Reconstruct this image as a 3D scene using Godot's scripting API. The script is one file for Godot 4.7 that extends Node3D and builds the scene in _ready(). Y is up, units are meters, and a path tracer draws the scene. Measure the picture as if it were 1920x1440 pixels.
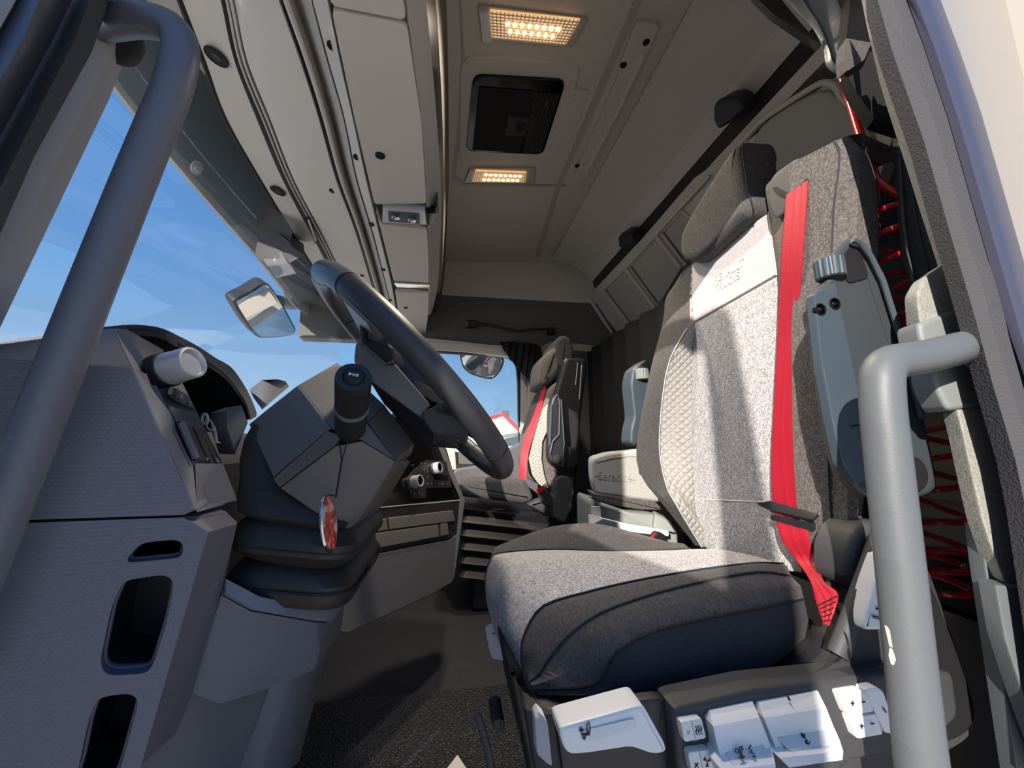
extends Node3D
# A truck cab seen from the open driver's door: x runs to the rear of the truck, y up, -z across the cab to the passenger side.
var M := {}
var org := {}
var used := {}
const DOOR_OPEN := 81.0

func V(x, y, z) -> Vector3:
	return Vector3(x, y, z)

func _ready():
	# camera
	var cam := Camera3D.new()
	cam.name = "camera"
	cam.fov = 90.0
	cam.near = 0.01
	add_child(cam)
	cam.position = Vector3(0, 0.72, 0)
	cam.rotation_degrees = Vector3(8.69, -8.74, 0)
	cam.current = true
	# sky and exposure
	var we := WorldEnvironment.new()
	we.name = "world_environment"
	var env := Environment.new()
	env.background_mode = Environment.BG_SKY
	var sky := Sky.new()
	var sm := ProceduralSkyMaterial.new()
	sm.sky_top_color = Color(0.33, 0.62, 0.95)
	sm.sky_horizon_color = Color(0.70, 0.88, 1.0)
	sm.sky_curve = 0.18
	sm.ground_bottom_color = Color(0.5, 0.46, 0.4)
	sm.ground_horizon_color = Color(0.6, 0.58, 0.54)
	sm.sky_energy_multiplier = 0.8
	sky.sky_material = sm
	env.sky = sky
	env.tonemap_mode = Environment.TONE_MAPPER_LINEAR
	env.tonemap_exposure = 1.4
	env.ambient_light_source = Environment.AMBIENT_SOURCE_SKY
	env.sdfgi_enabled = true
	env.ssao_enabled = true
	env.ssil_enabled = true
	we.environment = env
	add_child(we)
	# sun
	var sun := DirectionalLight3D.new()
	sun.name = "sun"
	sun.light_energy = 1.95
	sun.light_color = Color(1.0, 0.955, 0.9)
	sun.light_angular_distance = 0.53
	sun.shadow_enabled = true
	add_child(sun)
	var to_sun := Vector3(-0.6, 0.42, 0.8).normalized()
	sun.look_at_from_position(to_sun * 10.0, Vector3.ZERO, Vector3.UP)
	materials()
	outside()
	shell()
	overhead()
	dash()
	column()
	wheel()
	driver_seat()
	passenger_side()
	door_pillars()
	rear_bunk()
	driver_door()

# ---------- scene tree helpers
func numbered(called: String, parent: Node) -> String:
	var key := str(parent.get_instance_id()) + called
	var n: int = used.get(key, 0)
	used[key] = n + 1
	return called if n == 0 else "%s_%03d" % [called, n]

func thing(called: String, label: String, category: String, at := Vector3.ZERO, group := "") -> Node3D:
	var o := Node3D.new()
	o.name = numbered(called, self)
	add_child(o, true)
	o.position = at
	org[o] = at
	tag(o, label, category, group)
	return o

func tag(o, label: String, category: String, group := ""):
	o.set_meta("label", label)
	o.set_meta("category", category)
	if group != "":
		o.set_meta("group", group)
	return o

func part(called: String, st, m: Material, parent: Node = null, label := "") -> MeshInstance3D:
	var p: Node = parent if parent else self
	var o := MeshInstance3D.new()
	o.name = numbered(called, p)
	var off: Vector3 = org.get(p, Vector3.ZERO)
	o.mesh = bake(st, off, 38.0)
	o.material_override = m
	p.add_child(o, true)
	org[o] = off
	if label != "":
		o.set_meta("label", label)
	return o

func solo(called: String, st, m: Material, label: String, category: String, group := "") -> MeshInstance3D:
	var o := part(called, st, m)
	tag(o, label, category, group)
	return o

func struct(called: String, st, m: Material) -> MeshInstance3D:
	var o := part(called, st, m)
	o.set_meta("kind", "structure")
	return o

# ---------- geometry: a shape is an Array of triangles (three Vector3 in a row)
func bake(t: Array, off: Vector3, crease: float) -> ArrayMesh:
	var n := t.size() / 3
	var fn := PackedVector3Array()
	fn.resize(n)
	var at := {}
	for i in n:
		var a: Vector3 = t[i * 3]
		var b: Vector3 = t[i * 3 + 1]
		var c: Vector3 = t[i * 3 + 2]
		fn[i] = (c - a).cross(b - a)
		for k in 3:
			var key := Vector3i((t[i * 3 + k] as Vector3) * 8000.0)
			if at.has(key):
				at[key].append(i)
			else:
				at[key] = [i]
	var lim := cos(deg_to_rad(crease))
	var vs := PackedVector3Array()
	var ns := PackedVector3Array()
	for i in n:
		var me := fn[i]
		if me.length_squared() < 1e-18:
			continue
		var mn := me.normalized()
		for k in 3:
			var v: Vector3 = t[i * 3 + k]
			var s := Vector3.ZERO
			for j in at[Vector3i(v * 8000.0)]:
				var o := fn[j]
				if o.dot(mn) > lim * o.length():
					s += o
			vs.append(v - off)
			ns.append(s.normalized() if s.length_squared() > 0.0 else mn)
	var arr := []
	arr.resize(Mesh.ARRAY_MAX)
	arr[Mesh.ARRAY_VERTEX] = vs
	arr[Mesh.ARRAY_NORMAL] = ns
	var mesh := ArrayMesh.new()
	mesh.add_surface_from_arrays(Mesh.PRIMITIVE_TRIANGLES, arr)
	return mesh

func outward(t: Array) -> Array:
	var vol := 0.0
	var c := Vector3.ZERO
	for v in t:
		c += v
	c /= maxf(1.0, t.size())
	for i in range(0, t.size(), 3):
		vol += (t[i] - c).dot((t[i + 1] - c).cross(t[i + 2] - c))
	if vol > 0.0:   # clockwise fronts: outward faces give a negative volume
		for i in range(0, t.size(), 3):
			var x = t[i]
			t[i] = t[i + 1]
			t[i + 1] = x
	return t

func quad(t: Array, a, b, c, d):
	t.append_array([a, b, c, a, c, d])

func newell(p: Array) -> Vector3:
	var n := Vector3.ZERO
	for i in p.size():
		var a: Vector3 = p[i]
		var b: Vector3 = p[(i + 1) % p.size()]
		n += Vector3((a.y - b.y) * (a.z + b.z), (a.z - b.z) * (a.x + b.x), (a.x - b.x) * (a.y + b.y))
	return n.normalized()

func mid(p: Array) -> Vector3:
	var c := Vector3.ZERO
	for v in p:
		c += v
	return c / p.size()

func inset(p: Array, b: float) -> Array:
	var n := newell(p)
	var out := []
	for i in p.size():
		var a: Vector3 = p[(i + p.size() - 1) % p.size()]
		var c: Vector3 = p[i]
		var d: Vector3 = p[(i + 1) % p.size()]
		var e0 := n.cross((c - a).normalized())
		var e1 := n.cross((d - c).normalized())
		var m := e0 + e1
		var l := m.length_squared()
		out.append(c + (m * (2.0 * b / l) if l > 0.3 else m * b))
	return out

func fillet(p: Array, r: float, seg := 4, closed := true) -> Array:
	var out := []
	var n := p.size()
	for i in n:
		if not closed and (i == 0 or i == n - 1):
			out.append(p[i])
			continue
		var a: Vector3 = p[(i + n - 1) % n]
		var c: Vector3 = p[i]
		var d: Vector3 = p[(i + 1) % n]
		var r0 := minf(r, 0.48 * a.distance_to(c))
		var r1 := minf(r, 0.48 * d.distance_to(c))
		var s := c + (a - c).normalized() * r0
		var e := c + (d - c).normalized() * r1
		for k in seg + 1:
			var f := float(k) / seg
			out.append(s.lerp(c, f).lerp(c.lerp(e, f), f))
	return out

func smooth(p: Array, seg := 6, closed := false) -> Array:
	var out := []
	var n := p.size()
	for i in (n if closed else n - 1):
		var a: Vector3 = p[(i - 1 + n) % n] if closed else p[maxi(i - 1, 0)]
		var b: Vector3 = p[i]
		var c: Vector3 = p[(i + 1) % n]
		var d: Vector3 = p[(i + 2) % n] if closed else p[mini(i + 2, n - 1)]
		for k in seg:
			out.append(b.cubic_interpolate(c, a, d, float(k) / seg))
	if not closed:
		out.append(p[n - 1])
	return out

func face(p: Array, holes := []) -> Array:
	# triangles of a flat polygon, with holes
	var n := newell(p)
	var o: Vector3 = mid(p)
	var u: Vector3 = (p[1] - p[0]).normalized()
	u = (u - n * n.dot(u)).normalized()
	var w := n.cross(u)
	var flat := PackedVector2Array()
	for v in p:
		flat.append(Vector2((v - o).dot(u), (v - o).dot(w)))
	var t := []
	if holes.is_empty():
		for i in ears(flat):
			t.append(p[i])
		return t
	var hs := []
	for h in holes:
		var f2 := PackedVector2Array()
		for v in h:
			f2.append(Vector2((v - o).dot(u), (v - o).dot(w)))
		hs.append(f2)
	var cuts := [-50.0]
	for f2 in hs:
		var c := Vector2.ZERO
		for q in f2:
			c += q
		cuts.append(c.y / f2.size())
	cuts.append(50.0)
	cuts.sort()
	for k in cuts.size() - 1:
		var band := PackedVector2Array([Vector2(-50, cuts[k]), Vector2(50, cuts[k]), Vector2(50, cuts[k + 1]), Vector2(-50, cuts[k + 1])])
		var todo := Geometry2D.intersect_polygons(flat, band)
		for f2 in hs:
			var nx := []
			for q in todo:
				nx.append_array(Geometry2D.clip_polygons(q, f2))
			todo.assign(nx)
		for q in todo:
			if Geometry2D.is_polygon_clockwise(q):
				q.reverse()
			for i in ears(q):
				t.append(o + u * q[i].x + w * q[i].y)
	return t

func ears(q: PackedVector2Array) -> Array:
	# ear clipping; the polygon runs counter-clockwise
	var ix := range(q.size())
	var out := []
	while ix.size() > 3:
		var best := -1
		var worst := -1e9
		for k in ix.size():
			var a := q[ix[k - 1]]
			var b := q[ix[k]]
			var c := q[ix[(k + 1) % ix.size()]]
			var area := (b - a).cross(c - b)
			if area <= 0.0 and best >= 0:
				continue
			var clear := area > 0.0
			if clear:
				for j in ix:
					var v := q[j]
					if v == a or v == b or v == c:
						continue
					if (b - a).cross(v - a) >= 0.0 and (c - b).cross(v - b) >= 0.0 and (a - c).cross(v - c) >= 0.0:
						clear = false
						break
			if not clear:
				continue
			var l := maxf((c - a).length(), 1e-6)
			var score := -l
			if score > worst:
				worst = score
				best = k
		if best < 0:
			best = 0
			var least := 1e9
			for k in ix.size():
				var ar := absf((q[ix[k]] - q[ix[k - 1]]).cross(q[ix[(k + 1) % ix.size()]] - q[ix[k]]))
				if ar < least:
					least = ar
					best = k
		out.append_array([ix[best - 1], ix[best], ix[(best + 1) % ix.size()]])
		ix.remove_at(best)
	out.append_array([ix[0], ix[1], ix[2]])
	return out

func slab(p: Array, dir: Vector3, bevel := 0.0, holes := [], back_bevel := 0.0) -> Array:
	# a polygon pushed through along dir; the face at p is the front, its edge chamfered
	var t := []
	var dn := dir.normalized()
	var rings := []
	if bevel > 0.0:
		var steps := 2 if bevel < 0.005 else 4
		for k in steps + 1:
			var a := PI * 0.5 * k / steps
			rings.append(moved(inset(p, bevel * (1.0 - sin(a))), dn * bevel * (1.0 - cos(a))))
	else:
		rings.append(p)
	var e := []
	for v in p:
		e.append(v + dir)
	if back_bevel > 0.0:
		for k in 5:
			var a := PI * 0.5 * k / 4.0
			rings.append(moved(inset(e, back_bevel * (1.0 - cos(a))), dn * -back_bevel * (1.0 - sin(a))))
	else:
		rings.append(e)
	var f: Array = face(rings[0], holes)
	if f.is_empty():
		f = fan(rings[0])
	t.append_array(f)
	var b := []
	for i in range(0, f.size(), 3):
		for k in [0, 2, 1]:
			var v: Vector3 = f[i + k]
			b.append(v + dir)
	if bevel > 0.0 or back_bevel > 0.0:
		var hb := []
		for h in holes:
			hb.append(moved(h, dir))
		b = face(rings[rings.size() - 1], hb)
		if b.is_empty():
			b = fan(rings[rings.size() - 1])
		for i in range(0, b.size(), 3):
			var x = b[i]
			b[i] = b[i + 1]
			b[i + 1] = x
	t.append_array(b)
	var side := []
	for k in rings.size() - 1:
		for i in p.size():
			var j := (i + 1) % p.size()
			quad(side, rings[k][i], rings[k + 1][i], rings[k + 1][j], rings[k][j])
	# the side's winding must agree with the front's
	if f.size() >= 3:
		var fnn: Vector3 = (f[1] - f[0]).cross(f[2] - f[0])
		if fnn.dot(newell(p)) < 0.0:
			pass_flip(t)
	t.append_array(side)
	for h in holes:
		var hp: Array = h if newell(h).dot(newell(p)) < 0.0 else reversed_of(h)
		for i in hp.size():
			var j := (i + 1) % hp.size()
			quad(t, hp[i], hp[i] + dir, hp[j] + dir, hp[j])
	return outward(t)

func pass_flip(t: Array):
	for i in range(0, t.size(), 3):
		var x = t[i]
		t[i] = t[i + 1]
		t[i + 1] = x

func reversed_of(p: Array) -> Array:
	var q := p.duplicate()
	q.reverse()
	return q

func fan(p: Array) -> Array:
	var t := []
	var c := mid(p)
	for i in p.size():
		t.append_array([c, p[i], p[(i + 1) % p.size()]])
	return t

func loft(rings: Array, capped := true, closed := true) -> Array:
	var t := []
	var n: int = rings[0].size()
	for k in rings.size() - 1:
		for i in (n if closed else n - 1):
			var j := (i + 1) % n
			quad(t, rings[k][i], rings[k + 1][i], rings[k + 1][j], rings[k][j])
	if capped:
		var a := fan(rings[0])
		var b := fan(rings[rings.size() - 1])
		pass_flip(b)
		t.append_array(a)
		t.append_array(b)
	return outward(t)

func strip(rows: Array, thick: Vector3) -> Array:
	# a sheet of rows of points, given a thickness
	var rings := []
	for r in rows:
		var q: Array = r.duplicate()
		var b := []
		for v in r:
			b.append(v + thick)
		b.reverse()
		q.append_array(b)
		rings.append(q)
	return loft_caps(rings)

func loft_caps(rings: Array) -> Array:
	# a loft whose caps are two-sided strips (first half against second half)
	var t := []
	var n: int = rings[0].size()
	for k in rings.size() - 1:
		for i in n:
			var j := (i + 1) % n
			quad(t, rings[k][i], rings[k + 1][i], rings[k + 1][j], rings[k][j])
	for e in [0, rings.size() - 1]:
		var r: Array = rings[e]
		for i in n / 2 - 1:
			if e == 0:
				quad(t, r[i], r[i + 1], r[n - 2 - i], r[n - 1 - i])
			else:
				quad(t, r[i], r[n - 1 - i], r[n - 2 - i], r[i + 1])
	return outward(t)

func frame_of(d: Vector3) -> Array:
	var u := d.cross(Vector3.UP if absf(d.normalized().y) < 0.9 else Vector3.RIGHT).normalized()
	return [u, d.cross(u).normalized()]

func tube(path: Array, r, sides := 14, closed := false) -> Array:
	var n := path.size()
	var rings := []
	var d0: Vector3 = (path[1] - path[0]).normalized()
	var u: Vector3 = frame_of(d0)[0]
	for i in n:
		var a: Vector3 = path[(i - 1 + n) % n] if closed or i > 0 else path[i]
		var b: Vector3 = path[(i + 1) % n] if closed or i < n - 1 else path[i]
		var d := (b - a).normalized()
		u = (u - d * d.dot(u)).normalized()
		var w := d.cross(u)
		var rr: float = r[mini(i, r.size() - 1)] if r is Array else r
		var ring := []
		for k in sides:
			var f := TAU * k / sides
			ring.append(path[i] + (u * cos(f) + w * sin(f)) * rr)
		rings.append(ring)
	if closed:
		rings.append(rings[0])
	return loft(rings, not closed)

func lathe(prof: Array, base: Vector3, axis: Vector3, sides := 28) -> Array:
	# prof: [radius, height] pairs along axis
	var d := axis.normalized()
	var f := frame_of(d)
	var rings := []
	for p in prof:
		var ring := []
		for k in sides:
			var a := TAU * k / sides
			ring.append(base + d * p[1] + (f[0] * cos(a) + f[1] * sin(a)) * p[0])
		rings.append(ring)
	return loft(rings)

func box(c: Vector3, s: Vector3, bevel := 0.0, basis := Basis.IDENTITY) -> Array:
	var h := s * 0.5
	var p := []
	for q in [Vector2(-1, -1), Vector2(1, -1), Vector2(1, 1), Vector2(-1, 1)]:
		p.append(c + basis * Vector3(q.x * h.x, q.y * h.y, h.z))
	if bevel > 0.0:
		p = fillet(p, bevel, 2)
	return slab(p, basis * Vector3(0, 0, -s.z), bevel * 0.8, [], bevel * 0.8)

func span(a: Vector3, b: Vector3, bevel := 0.0) -> Array:
	return box((a + b) * 0.5, (b - a).abs(), bevel)

func hull(faces: Array) -> Array:
	# a convex solid given face by face
	var all := []
	for f in faces:
		all.append_array(f)
	var c := mid(all)
	var t := []
	for f in faces:
		var n := newell(f)
		var g := fan(f)
		if n.dot(mid(f) - c) > 0.0:   # clockwise fronts
			pass_flip(g)
		t.append_array(g)
	return t

func join(a: Array, b: Array) -> Array:
	var c := a.duplicate()
	c.append_array(b)
	return c

func moved(p: Array, d: Vector3) -> Array:
	var q := []
	for v in p:
		q.append(v + d)
	return q

func lerp_rows(a: Array, b: Array, f: float) -> Array:
	var q := []
	for i in a.size():
		q.append((a[i] as Vector3).lerp(b[i], f))
	return q

func text_shape(s: String, size: float, depth: float, at: Vector3, right: Vector3, up: Vector3) -> Array:
	var tm := TextMesh.new()
	tm.text = s
	var fnt := SystemFont.new()
	fnt.font_names = PackedStringArray(["Droid Sans"])
	tm.font = fnt
	tm.font_size = 32
	tm.pixel_size = size / 32.0
	tm.depth = depth
	tm.curve_step = 1.0
	var arr := tm.get_mesh_arrays()
	var vs: PackedVector3Array = arr[Mesh.ARRAY_VERTEX]
	var ix: PackedInt32Array = arr[Mesh.ARRAY_INDEX]
	var r := right.normalized()
	var u := (up - r * r.dot(up)).normalized()
	var w := r.cross(u)
	var t := []
	for i in ix:
		t.append(at + r * vs[i].x + u * vs[i].y + w * vs[i].z)
	return t


# ---------- materials
func noise_tex(freq: float, seed_no: int, bump := 4.0, size := 256, kind := FastNoiseLite.TYPE_SIMPLEX_SMOOTH) -> NoiseTexture2D:
	var n := FastNoiseLite.new()
	n.seed = seed_no
	n.noise_type = kind
	n.frequency = freq
	var t := NoiseTexture2D.new()
	t.width = size
	t.height = size
	t.seamless = true
	t.as_normal_map = true
	t.bump_strength = bump
	t.noise = n
	return t

func cloth_tex(seed_no: int, lo: float, hi: float, streak: float) -> ImageTexture:
	# threads: random dots, drawn out along v by streak
	var rng := RandomNumberGenerator.new()
	rng.seed = seed_no
	var im := Image.create(256, 256, false, Image.FORMAT_RGB8)
	var acc := PackedFloat32Array()
	acc.resize(256)
	for x in 256:
		acc[x] = rng.randf()
	for y in 256:
		for x in 256:
			acc[x] = lerpf(rng.randf(), acc[x], streak)
			var v := clampf(lo + (hi - lo) * (0.5 + (acc[x] - 0.5) * (1.0 + streak * 1.2)), 0.0, 1.0)
			im.set_pixel(x, y, Color(v, v, v))
	return ImageTexture.create_from_image(im)

func bumps_tex(cell: int, kind: String) -> ImageTexture:
	# a height picture of a moulded or quilted pattern
	var s := 128
	var im := Image.create(s, s, false, Image.FORMAT_RGB8)
	for y in s:
		for x in s:
			var v := 0.0
			if kind == "weave":
				var row := y / cell
				var fx := fposmod(x + (cell / 2 if row % 2 else 0), cell) / float(cell) - 0.5
				var fy := fposmod(y, cell) / float(cell) - 0.5
				v = clampf(1.0 - 3.4 * (fx * fx + fy * fy), 0.0, 1.0)
			elif kind == "quilt":
				var a := absf(sin(PI * (x + y) / float(cell)))
				var b := absf(sin(PI * (x - y) / float(cell)))
				v = clampf(pow(a * b, 0.45), 0.0, 1.0)
			else:
				v = 0.5 + 0.5 * sin(TAU * x / float(cell))
			im.set_pixel(x, y, Color(v, v, v))
	return ImageTexture.create_from_image(im)

func mat(key: String, c: Color, rough: float, metal := 0.0, normal: Texture2D = null, scale := 4.0, strength := 0.5) -> StandardMaterial3D:
	var m := StandardMaterial3D.new()
	m.resource_name = key
	m.albedo_color = c
	m.roughness = rough
	m.metallic = metal
	m.uv1_triplanar = true
	m.uv1_scale = Vector3.ONE * scale
	if normal:
		m.normal_enabled = true
		m.normal_texture = normal
		m.normal_scale = strength
	M[key] = m
	return m

func relief(m: StandardMaterial3D, t: Texture2D, cm: float):
	m.heightmap_enabled = true
	m.heightmap_texture = t
	m.heightmap_scale = cm

func pane(key: String, c: Color) -> StandardMaterial3D:
	var m := mat(key, c, 0.02)
	m.transparency = BaseMaterial3D.TRANSPARENCY_ALPHA
	return m

func glow(key: String, c: Color, e: float) -> StandardMaterial3D:
	var m := mat(key, c, 0.4)
	m.emission_enabled = true
	m.emission = c
	m.emission_energy_multiplier = e
	return m

func c8(r, g, b) -> Color:
	return Color(r / 255.0, g / 255.0, b / 255.0)

func materials():
	var grain := noise_tex(0.22, 3, 5.0)
	var fine := noise_tex(0.4, 5, 4.0)
	var coarse := noise_tex(0.09, 8, 9.0)
	var thread := cloth_tex(11, 0.5, 1.0, 0.6)
	var speck := cloth_tex(12, 0.5, 1.0, 0.2)
	var soft := cloth_tex(14, 0.78, 1.0, 0.2)
	var weave := bumps_tex(16, "weave")
	var quilt := bumps_tex(64, "quilt")
	# plastics
	mat("dash", c8(98, 99, 108), 0.55, 0.0, grain, 14.0, 0.12)
	mat("dash_soft", c8(88, 89, 96), 0.6, 0.0, grain, 14.0, 0.15)
	relief(mat("dash_weave", c8(102, 103, 113), 0.55, 0.0, null, 30.0), weave, 0.025)
	mat("dash_light", c8(122, 124, 134), 0.5, 0.0, grain, 14.0, 0.12)
	mat("cowl", c8(104, 103, 104), 0.55, 0.0, grain, 11.0, 0.3)
	mat("cowl_low", c8(96, 92, 92), 0.5, 0.0, fine, 12.0, 0.08)
	mat("black", c8(34, 34, 38), 0.45, 0.0, grain, 12.0, 0.1)
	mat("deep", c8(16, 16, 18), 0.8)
	mat("gloss", c8(14, 14, 16), 0.12)
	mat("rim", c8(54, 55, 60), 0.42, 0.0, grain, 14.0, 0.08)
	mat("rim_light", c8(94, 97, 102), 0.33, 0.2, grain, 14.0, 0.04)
	mat("seat_plastic", c8(58, 59, 62), 0.6, 0.0, grain, 11.0, 0.25)
	mat("slate", c8(62, 74, 84), 0.5, 0.0, fine, 12.0, 0.08)
	mat("tube_dark", c8(92, 95, 105), 0.45, 0.0, fine, 12.0, 0.06)
	mat("tube_grey", c8(92, 97, 101), 0.5, 0.0, fine, 10.0, 0.15)
	mat("trim", c8(205, 200, 190), 0.6, 0.0, fine, 12.0, 0.06)
	mat("trim_mid", c8(178, 174, 166), 0.65, 0.0, fine, 12.0, 0.06)
	mat("trim_dark", c8(98, 96, 94), 0.7, 0.0, fine, 12.0, 0.08)
	mat("roof", c8(206, 200, 190), 0.75, 0.0, fine, 12.0, 0.08)
	mat("pillar", c8(172, 172, 174), 0.6, 0.0, grain, 12.0, 0.12)
	mat("pillar_light", c8(128, 134, 134), 0.55, 0.0, fine, 12.0, 0.06)
	mat("sill", c8(104, 110, 114), 0.6, 0.0, grain, 12.0, 0.15)
	mat("jamb", c8(66, 68, 84), 0.28, 0.0, fine, 10.0, 0.06)
	mat("seal", c8(70, 70, 74), 0.95, 0.0, coarse, 12.0, 0.3)
	mat("white", c8(224, 225, 226), 0.4)
	mat("white_button", c8(212, 214, 216), 0.45)
	mat("ink", c8(24, 26, 32), 0.6)
	mat("paint", c8(142, 138, 134), 0.25)
	mat("silver", c8(200, 201, 206), 0.32, 0.35)
	mat("housing", c8(74, 74, 74), 0.6, 0.0, grain, 12.0, 0.1)
	mat("arm", c8(58, 64, 69), 0.5, 0.0, grain, 12.0, 0.15)
	mat("chrome", c8(220, 222, 225), 0.12, 1.0)
	mat("mirror", c8(225, 228, 230), 0.02, 1.0)
	mat("red_plastic", c8(206, 44, 34), 0.35)
	mat("screw", c8(30, 30, 32), 0.35, 0.5)
	mat("leather", c8(44, 42, 43), 0.55, 0.0, noise_tex(0.06, 21, 6.0), 5.0, 0.12)
	mat("rubber", c8(28, 28, 30), 0.7)
	mat("mat", c8(30, 33, 42), 0.36, 0.0, coarse, 6.0, 0.6)
	mat("floor", c8(44, 46, 54), 0.7, 0.0, coarse, 6.0, 0.4)
	# cloth
	var cl := {"cloth_dark": [c8(94, 92, 94), thread, 4.6], "cloth_mid": [c8(222, 221, 226), speck, 3.2], "cloth_light": [c8(214, 208, 210), soft, 3.6], "cloth_tower": [c8(122, 117, 115), speck, 2.6],
		"cloth_side": [c8(56, 58, 64), soft, 4.0], "felt": [c8(164, 164, 156), soft, 3.4], "felt_dark": [c8(84, 82, 80), soft, 3.0], "cloth_cushion": [c8(200, 201, 199), soft, 4.0]}
	for k in cl:
		var m := mat(k, cl[k][0], 0.95, 0.0, fine, 9.0, 0.15)
		m.uv1_scale = Vector3.ONE * cl[k][2]
		m.albedo_texture = cl[k][1]
		m.rim_enabled = true
		m.rim = 0.3
	var q := mat("quilt", c8(160, 158, 153), 0.8, 0.0, null, 28.0)
	relief(q, quilt, 0.4)
	mat("belt", c8(160, 12, 38), 0.55, 0.0, fine, 6.0, 0.3)
	var hose := mat("hose", c8(214, 18, 26), 0.15)
	hose.clearcoat_enabled = true
	hose.clearcoat = 0.6
	mat("curtain", c8(22, 23, 28), 0.9, 0.0, fine, 12.0, 0.08)
	mat("foil", c8(150, 156, 160), 0.38, 0.35, noise_tex(0.03, 33, 5.0), 3.0, 0.2)
	mat("bead", c8(214, 210, 194), 0.5)
	# glass and light
	pane("glass", Color(0.8, 0.9, 0.95, 0.03))
	pane("visor_glass", Color(0.07, 0.085, 0.1, 0.8))
	glow("led", c8(255, 214, 150), 7.0)
	glow("lens", c8(255, 200, 140), 0.55)
	mat("lens_clear", c8(240, 236, 230), 0.3)
	# outside
	mat("ground", c8(222, 212, 196), 0.95, 0.0, coarse, 0.4, 0.5)
	mat("wall_white", c8(238, 238, 234), 0.7)
	mat("roof_red", c8(190, 40, 40), 0.6)


func outside():
	var g := struct("ground", span(V(-60, -1.5, -90), V(60, -1.38, 40)), M.ground)
	# white hall with red eaves far beyond the passenger window
	var z := -30.0
	var b := thing("warehouse", "white gabled hall with red roof edging, far beyond the passenger window", "building", V(0, -1.38, -30))
	var f := [V(-5.78,0.722,-30),V(-5.841,1.9,-30),V(2.84,2.618,-30),V(3.932,2.922,-30),V(5.122,1.843,-30),V(5.116,-0.591,-30),V(-5.715,-0.52,-30)]
	var front := [V(f[0].x, -1.38, z), f[1], f[2], f[3], f[4] + V(1.2, -1.3, 0), V(f[4].x + 1.2, -1.38, z)]
	part("wall", slab(front, V(0, 0, -14)), M.wall_white, b)
	part("roof_edge", tube([f[1], f[2], f[3], f[4] + V(1.2, -1.3, 0)], 0.16, 6), M.roof_red, b)
	part("chimney", box(f[3] + V(0.35, 0.05, -1.2), V(0.5, 0.7, 0.5)), M.trim_dark, b)
	part("aerial", tube([V(3.763,2.878,-30), V(3.676,3.466,-30), V(3.13,3.039,-30)], 0.03, 5), M.trim_dark, b)
	# glazed cabin and pale truck parked beside
	var k := thing("site_cabin", "pale glazed cabin standing in front of the white hall", "cabin", V(2, -1.38, -16))
	var c := [V(1.788,0.984,-16),V(2.799,1.119,-16),V(2.797,0.282,-16),V(1.792,0.286,-16)]
	part("wall", slab([c[0], c[1], V(c[1].x, -1.38, -16), V(c[0].x, -1.38, -16)], V(0, 0, -3)), M.wall_white, k)
	part("window", slab([V(2.143,0.896,-15.98),V(2.705,1.008,-15.98),V(2.704,0.633,-15.98),V(2.144,0.546,-15.98)], V(0, 0, -0.02)), M.slate, k)
	part("roof", slab([V(1.732,1.004,-15.9),V(2.827,1.183,-15.9),V(2.827,1.095,-15.9),V(1.733,0.917,-15.9)], V(0, 0, -3.2)), M.pillar_light, k)
	var t := thing("parked_van", "white van roof seen low through the passenger door glass", "van", V(0, -1.38, -6))
	part("body", slab(fillet([V(-0.076,0.56,-6),V(0.262,0.551,-6),V(0.467,0.429,-6),V(0.48,-0.693,-6),V(-0.045,-0.675,-6)], 0.1, 3), V(0, 0, -1.8), 0.03), M.wall_white, t)
	part("windscreen", slab([V(-0.036,0.537,-5.97),V(0.132,0.536,-5.97),V(0.23,0.456,-5.97),V(-0.01,0.45,-5.97)], V(0, 0, -0.02)), M.slate, t)
	part("bumper", slab([V(-0.071,0.391,-5.9),V(0.516,0.465,-5.9),V(0.517,0.363,-5.9),V(-0.068,0.283,-5.9)], V(0, 0, -0.1)), M.pillar, t)
	for q in [V(0.054,-0.946,-6),V(0.389,-0.96,-6)]:
		part("wheel", lathe([[0.1, 0.1], [0.34, 0.1], [0.36, 0.06], [0.36, -0.1], [0.34, -0.14]], V(q.x, -1.02, -6.0), V(0, 0, 1), 24), M.rubber, t)
	part("mirror_arm", tube([V(-0.005,0.263,-5.85),V(0.196,0.33,-5.85),V(0.338,0.36,-5.85),V(0.336,0.469,-5.85)], 0.03, 6), M.rubber, t)

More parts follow.
